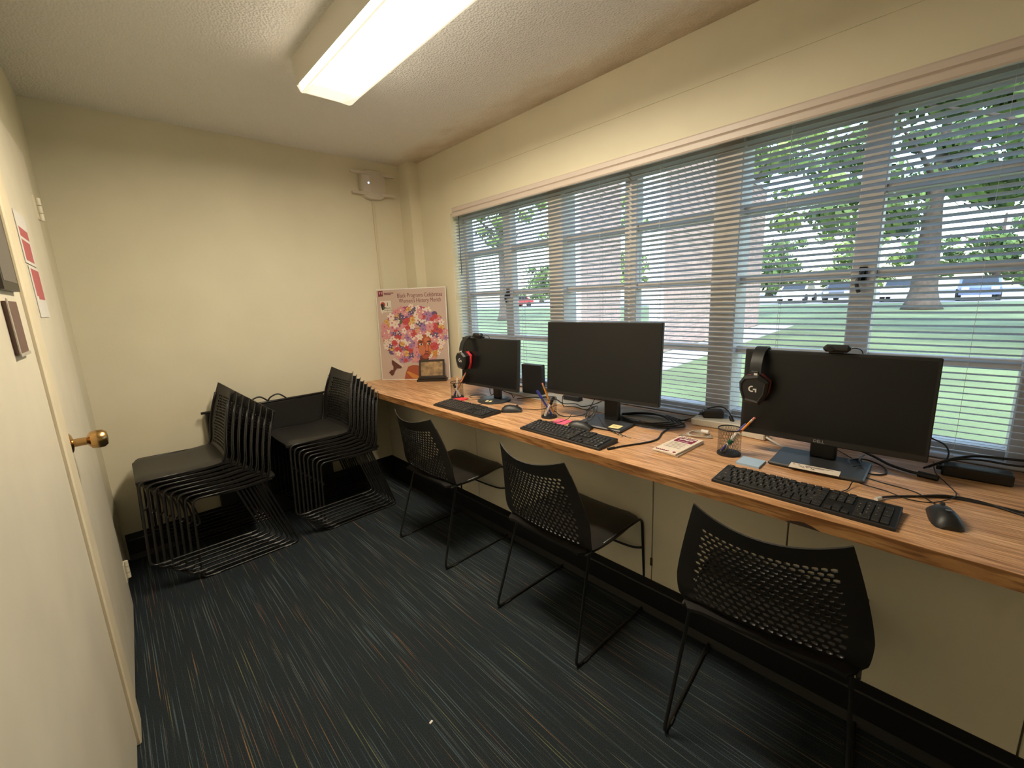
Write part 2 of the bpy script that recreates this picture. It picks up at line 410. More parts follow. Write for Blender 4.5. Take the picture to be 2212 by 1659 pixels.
blind(-.535, -1.962, 'white mini blind over the left half of the window, behind the two left monitors', (-.66, -1.2, -1.8), -.60)
blind(-1.974, -4.14, 'white mini blind over the right half of the window, behind the right monitor', (-2.135, -2.655, -3.2))
vb = B(); prof = [(.035, 2.0), (-.012, 1.968), (-.016, 1.975), (-.016, 1.995), (-.010, 2.001), (-.016, 2.007), (-.016, 2.026), (-.010, 2.033), (0, 2.033), (0, 2.0)]
prof = [(-.0005, 1.970), (-.014, 1.970), (-.018, 1.976), (-.018, 1.996), (-.011, 2.001), (-.018, 2.006), (-.018, 2.026), (-.012, 2.033), (-.0005, 2.033)]
vb.loft([[(x, y, z) for x, z in prof] for y in (-.575, -4.15)], True, True)
tag(vb.build('blind_valance', VINYL, None), 'long pinkish white ribbed valance running above both blinds', 'valance')

# ------------------------------------------------------------------ ceiling light
lf = thing('ceiling_light', 'long warm fluorescent ceiling light with a white metal body', 'light', (-1.05, -1.1, H))
hb = B(); hb.k = 0
x0, x1, LN = -.13, .13, -1.26
hb.loft([[(x0, y, 0), (x0+.012, y, -.10), (x0+.03, y, -.10), (x0+.03, y, 0)] for y in (0, LN)], True, True)
hb.loft([[(-x0-.03, y, 0), (-x0-.03, y, -.10), (-x0-.012, y, -.10), (-x0, y, 0)] for y in (0, LN)], True, True)
hb.box(x0+.01, x1-.01, LN, 0, -.012, 0); hb.box(x0+.02, x1-.02, -.012, 0, -.1, 0); hb.box(x0+.02, x1-.02, LN, LN+.012, -.1, 0)
hb.build('housing', mat('white_enamel', (.72, .68, .6), .4), lf)
LCOL = (1.0, .87, .66)
def lens_mat(n, s): return mat(n, (.85, .8, .7), .4, emit=LCOL, estr=s)
lb = B(); ys = [.006, -.006, -.022, -.10, LN+.10, LN+.022, LN+.006, LN-.006]
xs = [(-.118, -.098), (-.110, -.125), (-.104, -.128), (-.088, -.120), (.062, -.120), (.100, -.128), (.110, -.125), (.118, -.098)]
def lz(i, z): return -.098 if i in (0, 7) else (min(z, -.125) if i in (1, 6) and z < -.1 else (-.128 if i in (2, 5) and z < -.1 else z))
ids = [[lb.pt((x, y, lz(i, z))) for x, z in xs] for i, y in enumerate(ys)]
for i in range(len(ys)-1):
    for j in range(len(xs)-1):
        lb.k = 0 if (i == 3 and j == 3) else (1 if (i in (2, 4) and j == 3) or (i == 3 and j in (2, 4)) else (3 if j in (0, 6) and 1 < i < 5 else 2))
        lb.face((ids[i][j], ids[i+1][j], ids[i+1][j+1], ids[i][j+1]))
lb.k = 2; lb.face(ids[0]); lb.face(ids[-1][::-1])
lb.build('diffuser', [lens_mat('lit_lens', LAMP), lens_mat('lit_lens_flank', .92), lens_mat('lit_lens_rim', .72), lens_mat('lit_lens_side', 14.)], lf)

# ------------------------------------------------------------------ counter
ct = thing('counter', 'long oak laminate counter under the window, front edge chipped', 'counter')
B().prism([(FX+.0015, YB+.02), (-.001, YB+.02), (-.001, -4.149), (.083, -4.149), (.083, -.532), (-.001, -.532), (-.001, -.151), (-.0886, -.151), (-.0886, -.001), (FX+.0015, -.001)], CZ-.0375, CZ).build('worktop', WOOD, ct)
B().box(FX, FX+.0015, YB+.02, -.001, CZ-.0375, CZ-.0006).build('edge_band', WOODE, ct)
cb = B(); cb.loft([[(FX-.0006, -2.905-.08*t, CZ-.0375), (FX-.0006, -2.905-.08*t, CZ-.0375+.012*sin(pi*min(1, max(0, t)))+.0005), (FX+.002, -2.905-.08*t, CZ-.0375+.006), (FX+.002, -2.905-.08*t, CZ-.0378)] for t in (0, .2, .4, .55, .75, 1)], True, True)
tag(cb.build('chip', mat('bare_particle_board', (.035, .018, .009), .9), ct), 'dark chip in the front edge')

# ------------------------------------------------------------------ chairs
def back_uv(u, v):
    hw = .226+.012*sin(min(1, v/.3)*pi/2)-.062*max(0, (v-.3)/.7)**1.25
    hw -= .022*max(0, 1-v/.13)**2
    z = .418+(.815-.418)*v-.032*(1-u*u)*max(0, v-.6)/.4*1.0
    x = -.150-.008*v-.10*max(0, v-.25)**1.5+.035*max(0, 1-v/.25)**2
    x -= .04*(1-u*u)*(.35+.65*min(1, v*1.4))
    return Vector((x, u*hw, z))
def back_nrm(u, v):
    e = 1e-3
    a = back_uv(u+e, v)-back_uv(u-e, v); b = back_uv(u, min(1, v+e))-back_uv(u, max(0, v-e)); n = a.cross(b)
    return n.normalized()
def make_back():
    b = B(); T = .0045; cache = {}
    def P(u, v):
        k = (round(u, 5), round(v, 5))
        if k not in cache:
            p = back_uv(u, v); n = back_nrm(u, v); cache[k] = (b.pt(p+n*T/2), b.pt(p-n*T/2))
        return cache[k]
    def two(pts):
        q = [P(*p) for p in pts]; b.face([i[0] for i in q]); b.face([i[1] for i in q][::-1])
    NC, NR = 17, 17; U0, V0, V1 = .80, .11, .85; du = 2*U0/NC; dv = (V1-V0)/NR
    for r in range(NR):
        v0 = V0+r*dv; v1 = v0+dv; off = 0 if r % 2 == 0 else du/2
        cells = [(-U0+off+c*du, -U0+off+(c+1)*du) for c in range(NC if r % 2 == 0 else NC-1)]
        if r % 2:
            two([(-U0, v0), (-U0+du/2, v0), (-U0+du/2, v1), (-U0, v1)]); two([(U0-du/2, v0), (U0, v0), (U0, v1), (U0-du/2, v1)])
        for a, c in cells:
            mu, mv = (a+c)/2, (v0+v1)/2
            out = [(a, v0), (mu, v0), (c, v0), (c, mv), (c, v1), (mu, v1), (a, v1), (a, mv)]
            ang = [pi*1.25, pi*1.5, pi*1.75, 0, pi*.25, pi*.5, pi*.75, pi]
            inn = [(mu+cos(t)*du*.395*(1.0 if abs(cos(t)) > .8 else 1.06), mv+sin(t)*dv*.39*(1.0 if abs(sin(t)) > .8 else 1.06)) for t in ang]
            for k in range(8):
                j = (k+1) % 8; two([out[k], out[j], inn[j], inn[k]])
                p, q = P(*inn[k]), P(*inn[j]); b.face((p[0], q[0], q[1], p[1]))
    # solid margins
    cols = [-U0+k*du/2 for k in range(2*NC+1)]
    vb_ = [0, V0*.5, V0]; vt = [V1, (V1+1)/2, 1]
    for lo in (vb_, vt):
        for v0, v1 in zip(lo, lo[1:]):
            for a, c in zip(cols, cols[1:]): two([(a, v0), (c, v0), (c, v1), (a, v1)])
    rows = sorted(set([0, V0*.5, V0]+[V0+r*dv/2 for r in range(2*NR+1)]+[V1, (V1+1)/2, 1]))
    for s in (-1, 1):
        for v0, v1 in zip(rows, rows[1:]):
            for a, c in ((U0, .9), (.9, 1)):
                q = [(s*a, v0), (s*c, v0), (s*c, v1), (s*a, v1)]; two(q if s > 0 else q[::-1])
    border = [(u, 0) for u in [-1, -.9]+cols+[.9, 1]]+[(1, v) for v in rows[1:]]+[(u, 1) for u in ([-1, -.9]+cols+[.9, 1])[::-1][1:]]+[(-1, v) for v in rows[::-1][1:-1]]
    for i in range(len(border)):
        p, q = P(*border[i]), P(*border[(i+1) % len(border)]); b.face((p[1], q[1], q[0], p[0]))
    return b.mesh('backrest', BLACKP, 50)
def make_seat():
    b = B(); nu, nv = 14, 10; T = .012; top = []; bot = []
    for i in range(nu+1):
        t = i/nu; x = .232-.41*t
        hw = .218+.012*t
        if t > .8: hw -= .035*((t-.8)/.2)**2
        if t < .12: hw -= .028*(1-sqrt(max(0, 1-(1-t/.12)**2)))
        z = .458-.014*sin(pi*min(1, t*1.15))-.012*t
        if t < .16: z -= .022*(1-t/.16)**2
        rt, rb = [], []
        for j in range(nv+1):
            s = -1+2*j/nv; zz = z+.008*s*s-(.010*max(0, abs(s)-.85)/.15)
            rt.append((x, s*hw, zz)); rb.append((x+.001, s*hw*.99, zz-T))
        top.append([b.pt(p) for p in rt]); bot.append([b.pt(p) for p in rb])
    for i in range(nu):
        for j in range(nv):
            b.face((top[i][j], top[i+1][j], top[i+1][j+1], top[i][j+1])[::-1]); b.face((bot[i][j], bot[i+1][j], bot[i+1][j+1], bot[i][j+1]))
    for i in range(nu): b.face((top[i][0], top[i+1][0], bot[i+1][0], bot[i][0])); b.face((top[i][nv], top[i+1][nv], bot[i+1][nv], bot[i][nv])[::-1])
    for j in range(nv): b.face((top[0][j], top[0][j+1], bot[0][j+1], bot[0][j])[::-1]); b.face((top[nu][j], top[nu][j+1], bot[nu][j+1], bot[nu][j]))
    return b.mesh('seat', BLACKP, 40)
BACKM, SEATM = make_back(), make_seat()
def rod_mesh(s):
    ys = .232*s
    up = [back_uv(.955*s, v)+Vector((.007, 0, 0)) for v in (.86, .75, .64, .53, .42, .31, .2, .1, .02)]
    pts = up+[(-.245, ys, .0065), (.245, ys, .0065), (.222, .222*s, .443), (-.155, .216*s, .432)]
    k = len(up)-1
    b = B(); b.tube(pts[:k]+fillet(pts[k:], .035, 5), .0058, 8); return b.mesh('leg_frame', RODM, True)
RODS = [rod_mesh(1), rod_mesh(-1)]
xb = B(); xb.tube(catmull([(.2265, .2265, .30), (.205, .17, .293), (.198, 0, .29), (.205, -.17, .293), (.2265, -.2265, .30)], 6), .005, 8); CROSS = xb.mesh('crossbar', RODM, True); xb = B(); xb.tube([(-.1, .216, .433), (-.1, -.216, .433)], .005, 8); SEATBAR = xb.mesh('seat_bar', RODM, True)
gb = B(); gb.box(-.018, .018, -.008, .008, .0005, .0095, .002); GLIDE = gb.mesh('glide', BLK2)
def make_chair(loc, rotz, label, group):
    t = thing('stacking_chair', label, 'chair', loc, rotz, group)
    for me, n in ((SEATM, 'seat'), (BACKM, 'backrest'), (RODS[0], 'leg_frame'), (RODS[1], 'leg_frame'), (CROSS, 'crossbar'), (SEATBAR, 'seat_bar')): inst(me, n, t)
    for s in (-1, 1):
        for x in (-.18, .18): inst(GLIDE, 'glide', t, (x, .232*s, 0))
    return t
gA = 'black perforated chairs at the counter'
c0 = make_chair((-.602, -1.197, 0), 0.02, 'black perforated chair tucked under the counter nearest the two stacks', gA)
dup(c0, (-.600, -2.083, 0), -.02, 'black perforated chair in the middle of the three at the counter', gA)
dup(c0, (-.582, -2.872, 0), .11, 'black perforated chair at the counter in front of the right monitor, nearest the viewer', gA)
ORD = ['bottom', 'second from the bottom', 'third from the bottom', 'fourth from the bottom', 'fourth from the top', 'third from the top', 'second from the top', 'top']
for nm, (x, y, dx, jy) in (('left stack beside the door', (-1.535, -.312, -.0265, .004)), ('right stack beside the counter', (-.885, -.312, -.0225, .003))):
    for k in range(8):
        lab = ('black perforated chair, topmost of the %s' if k == 7 else 'black perforated chair, '+ORD[k]+' in the %s') % nm
        dup(c0, (x+dx*k, y+random.uniform(-jy, jy), .0228*k), pi+random.uniform(-.006, .006), lab, 'chairs in the '+nm)

# ------------------------------------------------------------------ black case leaning on the far wall
cs = thing('carrying_case', 'flat black carrying case leaning on the far wall behind the chair stacks', 'case', (-1.235, -.045, 0), 0, None)
B().rbox(-.345, .36, -.025, .03, .005, .785, .006).build('body', BLACKP, cs)
B().tube([(-.365, -.02, .79), (.37, -.02, .79)], .008, 8).build('top_rod', BLACKP, cs, True)
for dx in (-.06, .05):
    B().tube(catmull([(dx-.055, -.022, .785), (dx-.03, -.024, .82), (dx+.02, -.024, .832), (dx+.07, -.022, .79)], 6), .005, 6).build('handle', BLACKP, cs, True)

# ------------------------------------------------------------------ monitors
def monitor(name, label, c, yaw, tilt, wd, ht, base, neckw, bez=.008, chin=.018, logo=None, basepos=None):
    t = thing(name, label, 'monitor', (basepos[0], basepos[1], CZ), rz(yaw))
    off = Matrix.Rotation(-rz(yaw), 3, 'Z') @ Vector((c[0]-basepos[0], c[1]-basepos[1], c[2]-CZ))
    R = Matrix.Translation(off) @ Matrix.Rotation(-tilt, 4, 'X')
    b = B(); b.X = R; b.rbox(-wd/2, wd/2, 0, .022, -ht/2, ht/2, .003); b.rbox(-wd*.3, wd*.3, .022, .05, -ht*.3, ht*.3, .008); p = b.build('panel', BLK, t)
    b = B(); b.X = R; b.box(-wd/2+bez, wd/2-bez, -.0008, .0005, -ht/2+chin, ht/2-bez); b.build('screen', SCREEN, t)
    if logo:
        b = B(); b.X = R @ Matrix.Rotation(pi/2, 4, 'X'); write(b, logo[0], logo[1]*wd, -ht/2+chin*.5, .0012, logo[2]); b.build('logo', mat('logo_silver', (.35, .34, .33), .35), p)
    b = B(); b.rbox(-neckw/2, neckw/2, .045+off.y*0-.0, .075, .008, off.z-ht*.05, .006)
    b.X = Matrix.Translation((0, off.y+.03-.045+.01, 0)); b.v = [tuple(b.X @ Vector(v)) for v in b.v]
    b.build('stand_neck', BLK, t)
    b = B()
    if base[0] == 'round': b.lathe([(0, 0), (base[1], 0), (base[1], .005), (base[1]*.93, .010), (0, .013)], 36); b.build('stand_base', BLK2, t, 35)
    else: b.rbox(-base[1]/2, base[1]/2, -base[2]/2, base[2]/2, .0005, .012, .004); b.build('stand_base', BLK2, t)
    return t
def M1_(x, z): return Vector((-.339, -1.274, 1.026))+Matrix.Rotation(rz(.042), 3, 'Z') @ (Matrix.Rotation(-.088, 3, 'X') @ Vector((x, -.0012, z)))
m1 = monitor('monitor', 'smallest monitor, on a round base, nearest the poster', (-.339, -1.274, 1.026), .042, .088, .48, .29, ('round', .10), .055, .007, .016, None, (-.315, -1.285))
b = B(); b.X = Matrix.Translation((.0, .0, 0)); b.v = []; b.poly([tuple(M1_(x, z)) for x, z in ((-.232, -.1435), (-.205, -.1435), (-.205, -.1385), (-.232, -.1385))]); bo = b.build('logo', mat('logo_grey', (.35, .34, .33), .4)); bo.parent = m1; bpy.context.view_layer.update(); bo.matrix_parent_inverse = m1.matrix_world.inverted()
m2 = monitor('monitor', 'large middle monitor with a square base and yellow note', (-.313, -2.034, 1.095), .082, .061, .59, .356, ('sq', .235, .20), .075, .006, .017, None, (-.295, -2.075))
m3 = monitor('monitor', 'right monitor with a headset on its corner and a paper strip on its base', (-.249, -2.896, 1.0256), .031, .036, .514, .31, ('sq', .26, .19), .075, .009, .022, ('DELL', -.02, .014), (-.255, -2.893))
def M3(x, z, y=0): # point on the right monitor's front plane
    return Vector((-.249, -2.896, 1.0256))+Matrix.Rotation(rz(.031), 3, 'Z') @ (Matrix.Rotation(-.036, 3, 'X') @ Vector((x, y, z)))

# ------------------------------------------------------------------ headsets
def headset(loc, rotz, label, accent):
    t = thing('headset', label, 'headset', loc, rotz)
    # arch in the local y-z plane: front cup at -y, hooked over the monitor's top edge
    arc = [(0, -.078*cos(a)-.0, -.085+.085*sin(a)) for a in [radians(d) for d in range(0, 181, 12)]]
    b = B()
    rings = [[(x, y*k, -.085+(z+.085)*k) for x, k in ((-.018, .97), (.018, .97), (.018, 1.03), (-.018, 1.03))] for _, y, z in arc]
    b.loft(rings, True, True); b.build('headband', BLK, t, 40)
    for s in (-1, 1):
        y0 = .078*s
        yb = B(); yb.rbox(-.012, .012, y0-.006, y0+.006, -.105, -.075, .003); yb.build('yoke', BLK2, t)
        if s < 0:
            sb = B(); sb.box(-.002, .009, y0-.0075, y0-.006, -.089, -.082); sb.box(-.004, .004, y0-.0075, y0-.006, -.101, -.098); sb.build('side_mark', WHITE, t)
        pent = [(x*1.12, (z+.088)*1.1-.088) for x, z in [(-.030, -.095), (.012, -.088), (.040, -.110), (.036, -.150), (.018, -.186), (-.028, -.178), (-.040, -.140), (-.042, -.115)]]
        def ring(k, y): return [((x+.002)*k-.002, y, (z+.137)*k-.137) for x, z in pent]
        cbk = B(); o = -1 if s < 0 else 1
        cbk.loft([ring(.9, y0+.030*-o), ring(1, y0+.012*-o), ring(1, y0-.006*-o), ring(.82, y0-.016*-o), ring(.72, y0-.0125*-o), ring(.45, y0-.013*-o)], True, True); cup = cbk.build('ear_cup', BLK, t, 30)
        cu = B(); cu.loft([ring(.88, y0+.030*-o), ring(.99, y0+.034*-o), ring(.97, y0+.046*-o), ring(.7, y0+.05*-o)], True, True); cu.build('ear_cushion', accent, t, 50)
        if s < 0:
            lg = B()
            pts = [(.011*cos(a)-.004, y0-.0137, -.137+.011*sin(a)) for a in [radians(d) for d in range(70, 301, 23)]]
            for p, q in zip(pts, pts[1:]):
                c = Vector((-.004, y0-.0137, -.137)); pi_, qi = c+(Vector(p)-c)*.6, c+(Vector(q)-c)*.6
                lg.poly([p, q, qi, pi_])
            for (xa, za, xb_, zb) in ((.000, -.1405, .011, -.1355), (.0065, -.148, .011, -.1355)): lg.poly([(xa, y0-.0137, za), (xb_, y0-.0137, za), (xb_, y0-.0137, zb), (xa, y0-.0137, zb)])
            lg.build('logo', WHITE, cup)
    return t
def M1(x, z, y=0): return Vector((-.339, -1.274, 1.026))+Matrix.Rotation(rz(.042), 3, 'Z') @ (Matrix.Rotation(-.088, 3, 'X') @ Vector((x, y, z)))
headset(M1(-.175, .145+.0085, .012), rz(.042), 'black headset with a red ear cushion hanging on the smallest monitor', RED)
headset(M3(-.205, .155+.0085, .012), rz(.06), 'black headset with a white logo hanging on the right monitor', mat('dark_red_foam', (.12, .012, .016), .7))
def webcam(loc, rotz, label):
    t = thing('webcam', label, 'webcam', loc, rotz)
    b = B(); b.rbox(-.036, .036, -.022, .012, .003, .026, .008); b.build('camera_body', BLK, t)
    b = B(); b.cyl((-.016, -.024, .0145), (-.016, -.0215, .0145), .009, None, 16); b.build('lens', SCREEN, t, 40)
    b = B(); b.box(-.02, .02, -.012, .03, 0, .004); b.box(-.02, .02, .026, .03, -.035, .004); b.tube(catmull([(.03, .012, .012), (.045, .02, .014), (.06, .028, .004), (.066, .034, -.03)], 5), .0016, 6); b.build('clip', BLK, t)
    return t
webcam(M1(-.09, .147, .004), rz(.042), 'small black webcam clipped on top of the smallest monitor')
webcam(M3(.012, .1565, .004), rz(.031), 'small black webcam clipped on top of the right monitor')

# ------------------------------------------------------------------ keyboards
KM = {}
def key_mesh(wu, hu=1):
    k = (round(wu, 3), hu)
    if k not in KM:
        p = .0186; w_, h_ = wu*p-.0028, hu*p-.0028; b = B()
        b.loft([[(sx*w_/2*f, sy*h_/2*f, z) for sx, sy in ((-1, -1), (1, -1), (1, 1), (-1, 1))] for f, z in ((1, 0), (1, .0035), (.86, .0052))], True, True); KM[k] = b.mesh('key', KEYM)
    return KM[k]
ROWS = ['`1234567890-=', 'QWERTYUIOP[]\\', "ASDFGHJKL;'", 'ZXCVBNM,./']
def keyboard(loc, rotz, label):
    t = thing('keyboard', label, 'keyboard', loc, rotz, 'black keyboards on the counter')
    b = B(); b.loft([[(-.2215, -.064, 0), (.2215, -.064, 0), (.2215, .064, 0), (-.2215, .064, 0)], [(-.2215, -.064, .008), (.2215, -.064, .008), (.2215, .064, .017), (-.2215, .064, .017)], [(-.2185, -.061, .0095), (.2185, -.061, .0095), (.2185, .061, .0185), (-.2185, .061, .0185)]], True, True)
    b.build('case', BLK, t)
    p = .0186; sl_ = atan = math.atan2(.009, .122); lg = B(); X0 = -.2135
    def put(cx, row, wu=1., hu=1, ch=None, r_=0):
        y = .0495-row*.0192-(.003 if row > 0 else 0)-(hu-1)*p/2; x = X0+(cx+wu/2)*p
        z = .0095+(y+.061)*.0738
        o = inst(key_mesh(wu, hu), 'key', t, (x, y, z)); o.rotation_euler = (sl_, 0, 0)
        if ch: write(lg, ch, x-.0015*0-.002, y+.0022, z+.0057, .0068 if len(ch) == 1 else .0042)
    put(0, 0, ch='esc')
    for g, st in enumerate((2, 6.5, 11)):
        for k in range(4): put(st+k, 0, 1, 1, 'F%d' % (g*4+k+1))
    for k, ch in enumerate(ROWS[0]): put(k, 1, 1, 1, ch)
    put(13, 1, 2, 1, 'bksp'); put(0, 2, 1.5, 1, 'tab')
    for k, ch in enumerate(ROWS[1]): put(1.5+k, 2, 1.5 if k == 12 else 1, 1, ch)
    put(0, 3, 1.75, 1, 'caps')
    for k, ch in enumerate(ROWS[2]): put(1.75+k, 3, 1, 1, ch)
    put(12.75, 3, 2.25, 1, 'enter'); put(0, 4, 2.25, 1, 'shift')
    for k, ch in enumerate(ROWS[3]): put(2.25+k, 4, 1, 1, ch)
    put(12.25, 4, 2.75, 1, 'shift')
    x = 0
    for wu, ch in ((1.25, 'ctrl'), (1.25, None), (1.25, 'alt'), (6.25, None), (1.25, 'alt'), (1.25, None), (1.25, None), (1.25, 'ctrl')): put(x, 5, wu, 1, ch); x += wu
    nx = 15.3
    for k in range(3):
        put(nx+k, 0); put(nx+k, 1, 1, 1, ['ins', 'hm', 'pu'][k]); put(nx+k, 2, 1, 1, ['del', 'end', 'pd'][k]); put(nx+k, 5)
    put(nx+1, 4); px = nx+3.35
    for k in range(4): put(px+k, 1, 1, 1, [None, '/', '*', '-'][k])
    for r, s in ((2, '789'), (3, '456'), (4, '123')):
        for k, ch in enumerate(s): put(px+k, r, 1, 1, ch)
    put(px+3, 2, 1, 2, '+'); put(px, 5, 2, 1, '0'); put(px+2, 5, 1, 1, '.'); put(px+3, 4, 1, 2)
    tag(lg.build('key_legends', WHITE, t), None, None, None, 'stuff')
    return t
K = keyboard((-.553, -1.315, CZ), rz(.01), 'black keyboard in front of the smallest monitor')
dup(K, (-.553, -2.035, CZ), rz(-.005), 'black keyboard in front of the large middle monitor')
dup(K, (-.553, -2.906, CZ), rz(-.01), 'black keyboard in front of the right monitor')

# ------------------------------------------------------------------ mice
def mouse(loc, rotz, label, sc_=1.):
    t = thing('mouse', label, 'mouse', loc, rotz, 'black computer mice')
    b = B(); R = []
    prof = [(-.056, .55, .010), (-.050, .82, .021), (-.035, .97, .033), (-.01, 1, .038), (.02, .92, .034), (.042, .85, .026), (.055, .8, .016)]
    for y, k, h in prof:
        R.append([(.031*k*cos(a)*(1-.12*max(0, sin(a))), y, max(0, h*sin(a)*.98)+.0005) for a in [radians(d) for d in range(0, 181, 15)]])
    b.loft(R, False, False)
    for r in (R[0], R[-1]): b.poly(r if r is R[0] else r[::-1])
    b.build('shell', BLK, t, 50)
    b = B(); b.cyl((-.004, .030, .029), (.004, .030, .029), .008, None, 14); b.build('scroll_wheel', BLK2, t)
    b = B(); b.disc((0, -.022), .007, .004, .0388, 12); b.build('logo', mat('mouse_mark', (.2, .2, .2), .3), t)
    return t
mouse((-.424, -1.552, CZ), rz(-.9), 'black mouse beside the keyboard of the smallest monitor')
mouse((-.437, -2.02, CZ), rz(-1.25), 'black mouse resting against the base of the middle monitor')
mouse((-.472, -3.205, CZ), rz(.25), 'black mouse at the right end of the counter, beside the right keyboard')

# ------------------------------------------------------------------ desktop computer, bricks and adapters
pc = thing('desktop_computer', 'small black desktop computer standing between the left and middle monitors', 'computer', (-.045, -1.352, CZ), rz(.12))
b = B(); b.rbox(-.078, .078, -.02, .02, .004, .187, .004); b.build('casing', BLK, pc)
b = B(); b.box(-.06, .06, -.016, .016, 0, .0045); b.build('foot', BLK2, pc)
b = B(); [b.box(.0782, .0792, -.014+k*.006, -.011+k*.006, .03, .16) for k in range(5)]; tag(b.build('vent', BLK2, pc), None, None, None, 'stuff')
def block(name, label, cat, loc, rotz, dims, m, leads=()):
    t = thing(name, label, cat, loc, rotz)
    b = B(); b.rbox(-dims[0]/2, dims[0]/2, -dims[1]/2, dims[1]/2, 0, dims[2], .004); b.build('body', m, t)
    b = B(); b.rbox(-dims[0]/2-.012, -dims[0]/2, -.006, .006, dims[2]*.3, dims[2]*.7, .002); b.build('strain_relief', m, t)
    b = B(); b.box(-dims[0]*.3, dims[0]*.3, -dims[1]*.3, dims[1]*.3, dims[2], dims[2]+.0004); b.build('label_plate', BLK2 if m is not CREAMP else m, t)
    return t
block('power_adapter', 'black power adapter on the counter between the middle and right monitors', 'adapter', (-.005, -2.435, CZ+.0315), rz(.55), (.085, .05, .032), BLK)
block('cable_cover', 'white flat power block under the black adapter, behind the pencil cup', 'power block', (-.03, -2.475, CZ), rz(.1), (.22, .075, .031), CREAMP)
block('power_adapter', 'long black power adapter lying below the blind at the right end of the counter', 'adapter', (-.085, -3.255, CZ), rz(.07), (.15, .055, .034), BLK)
block('power_adapter', 'black power adapter behind and left of the middle monitor base', 'adapter', (-.035, -1.655, CZ), rz(.05), (.11, .045, .03), BLK)
block('power_block', 'white power block showing under the left corner of the right monitor', 'power block', (-.085, -2.635, CZ), rz(-.1), (.10, .05, .028), CREAMP)
# grey mat along the window side
gm = B(); gm.prism([(-.150, -1.50), (-.162, -2.30), (-.05, -2.335), (.03, -2.31), (.03, -1.18), (-.12, -1.18)][::-1], CZ, CZ+.0025)
gmo = tag(gm.build('desk_mat', GREYMAT), 'grey desk mat with a pale edge lying under the middle monitor cables', 'mat')
e = B(); e.tube([(-.12, -1.18, CZ+.003), (-.150, -1.50, CZ+.003), (-.162, -2.30, CZ+.003), (-.05, -2.335, CZ+.003)], .0025, 6); tag(e.build('edge_trim', CREAMP, gmo), 'pale edge')

# ------------------------------------------------------------------ cables (every lead is a thing of its own)
def cable(name, label, pts, r=.003, m=None, z0=CZ, n=8, cat='cable', ends=()):
    P = catmull([(x, y, z0+r+z) for x, y, z in pts], n)
    o = tag(B().tube(P, r, 8).build(name, m or CABLE, None, True), label, cat)
    for (i, ln, w_, mm) in ends:
        p, q = (P[0], P[2]) if i == 0 else (P[-1], P[-3]); d = (p-q).normalized()
        b = B(); b.cyl(p-d*.002, p+d*ln, w_, w_*.9, 10); b.build('plug', mm or CABLE, o, 40)
    return o
cable('mouse_cable', 'thin black mouse cable curving from the rightmost mouse behind the right monitor',
      [(-.415, -3.19, .014), (-.37, -3.175, .002), (-.315, -3.135, 0), (-.30, -3.06, .001), (-.265, -2.985, .002), (-.19, -3.00, .003), (-.12, -2.95, .004), (-.06, -2.90, .004)], .0017)
cable('mouse_cable', 'thin black cable from the left mouse towards the pencil cup', [(-.385, -1.597, .012), (-.33, -1.63, .001), (-.27, -1.66, .001), (-.19, -1.67, .004)], .0017)
cable('mouse_cable', 'knot of thin black cable tied beside the stand of the middle monitor',
      [(-.375, -2.01, .04), (-.36, -2.0, .05), (-.33, -1.985, .055), (-.335, -2.015, .075), (-.36, -2.04, .06), (-.37, -2.02, .04), (-.345, -1.99, .045), (-.33, -2.02, .08), (-.365, -2.045, .05), (-.38, -2.01, .035), (-.34, -2.0, .06), (-.33, -2.04, .085), (-.375, -2.05, .045), (-.395, -2.03, .03), (-.32, -2.01, .10)], .002)
coil = []
for k in range(4):
    for a in range(0, 360, 30):
        t = radians(a+k*11); coil.append((-.155-.004*k+(.095-.006*k)*cos(t+1.6), -2.215+.008*k+(.15-.012*k)*sin(t+1.6)*1.05, .003+.004*k+.003*sin(3*t)))
cable('cable_coil', 'coil of thick black cable lying right of the middle monitor stand', coil, .0036, None, CZ+.0025, 3, 'cable')
cable('display_cable', 'thick black cable running from the coil to the end of the middle keyboard', [(-.125, -2.36, .012), (-.20, -2.335, .004), (-.27, -2.335, 0), (-.36, -2.36, 0), (-.43, -2.345, 0), (-.51, -2.305, 0), (-.56, -2.285, 0)], .0036, ends=((1, .03, .006, None),))
cable('power_cable', 'black power cord arching from the coil up to a plug behind the right pencil cup', [(-.10, -2.29, .006), (-.03, -2.33, .003), (.02, -2.36, .02), (.03, -2.40, .055), (.02, -2.46, .075), (.0, -2.50, .065), (-.01, -2.515, .045)], .003, ends=((1, .03, .009, None),))
cable('adapter_lead', 'thin black lead from the power adapter to the grey mat edge', [(-.03, -2.39, .03), (-.05, -2.36, .008), (-.055, -2.32, .005), (-.04, -2.28, .004), (-.02, -2.22, .004)], .0018)
coil = []
for k in range(3):
    for a in range(0, 360, 40):
        t = radians(a); coil.append((-.205+(.030+.004*k)*cos(t), -2.465+(.052-.005*k)*sin(t), .001+.003*k+.002*sin(2*t)))
cable('charging_cable', 'small coil of white charging cable beside the folded pamphlets', [(-.25, -2.41, 0), (-.235, -2.42, 0)]+coil+[(-.24, -2.44, .001), (-.265, -2.42, 0)], .0017, WCABLE, ends=((0, .012, .004, CHROME), (1, .012, .004, CHROME)))
cw = B(); cw.cyl((-.185, -2.465, CZ+.016), (-.185, -2.495, CZ+.016), .008, None, 12); tag(cw.build('cable_wrap', WHITE, None, 40), 'short white sleeve around the coiled charging cable', 'sleeve')
cable('power_cable', 'white power cord running from the white block to the right monitor stand', [(-.10, -2.68, .012), (-.12, -2.71, .006), (-.15, -2.76, .001), (-.16, -2.82, .001), (-.15, -2.87, .002)], .0042, WCABLE)
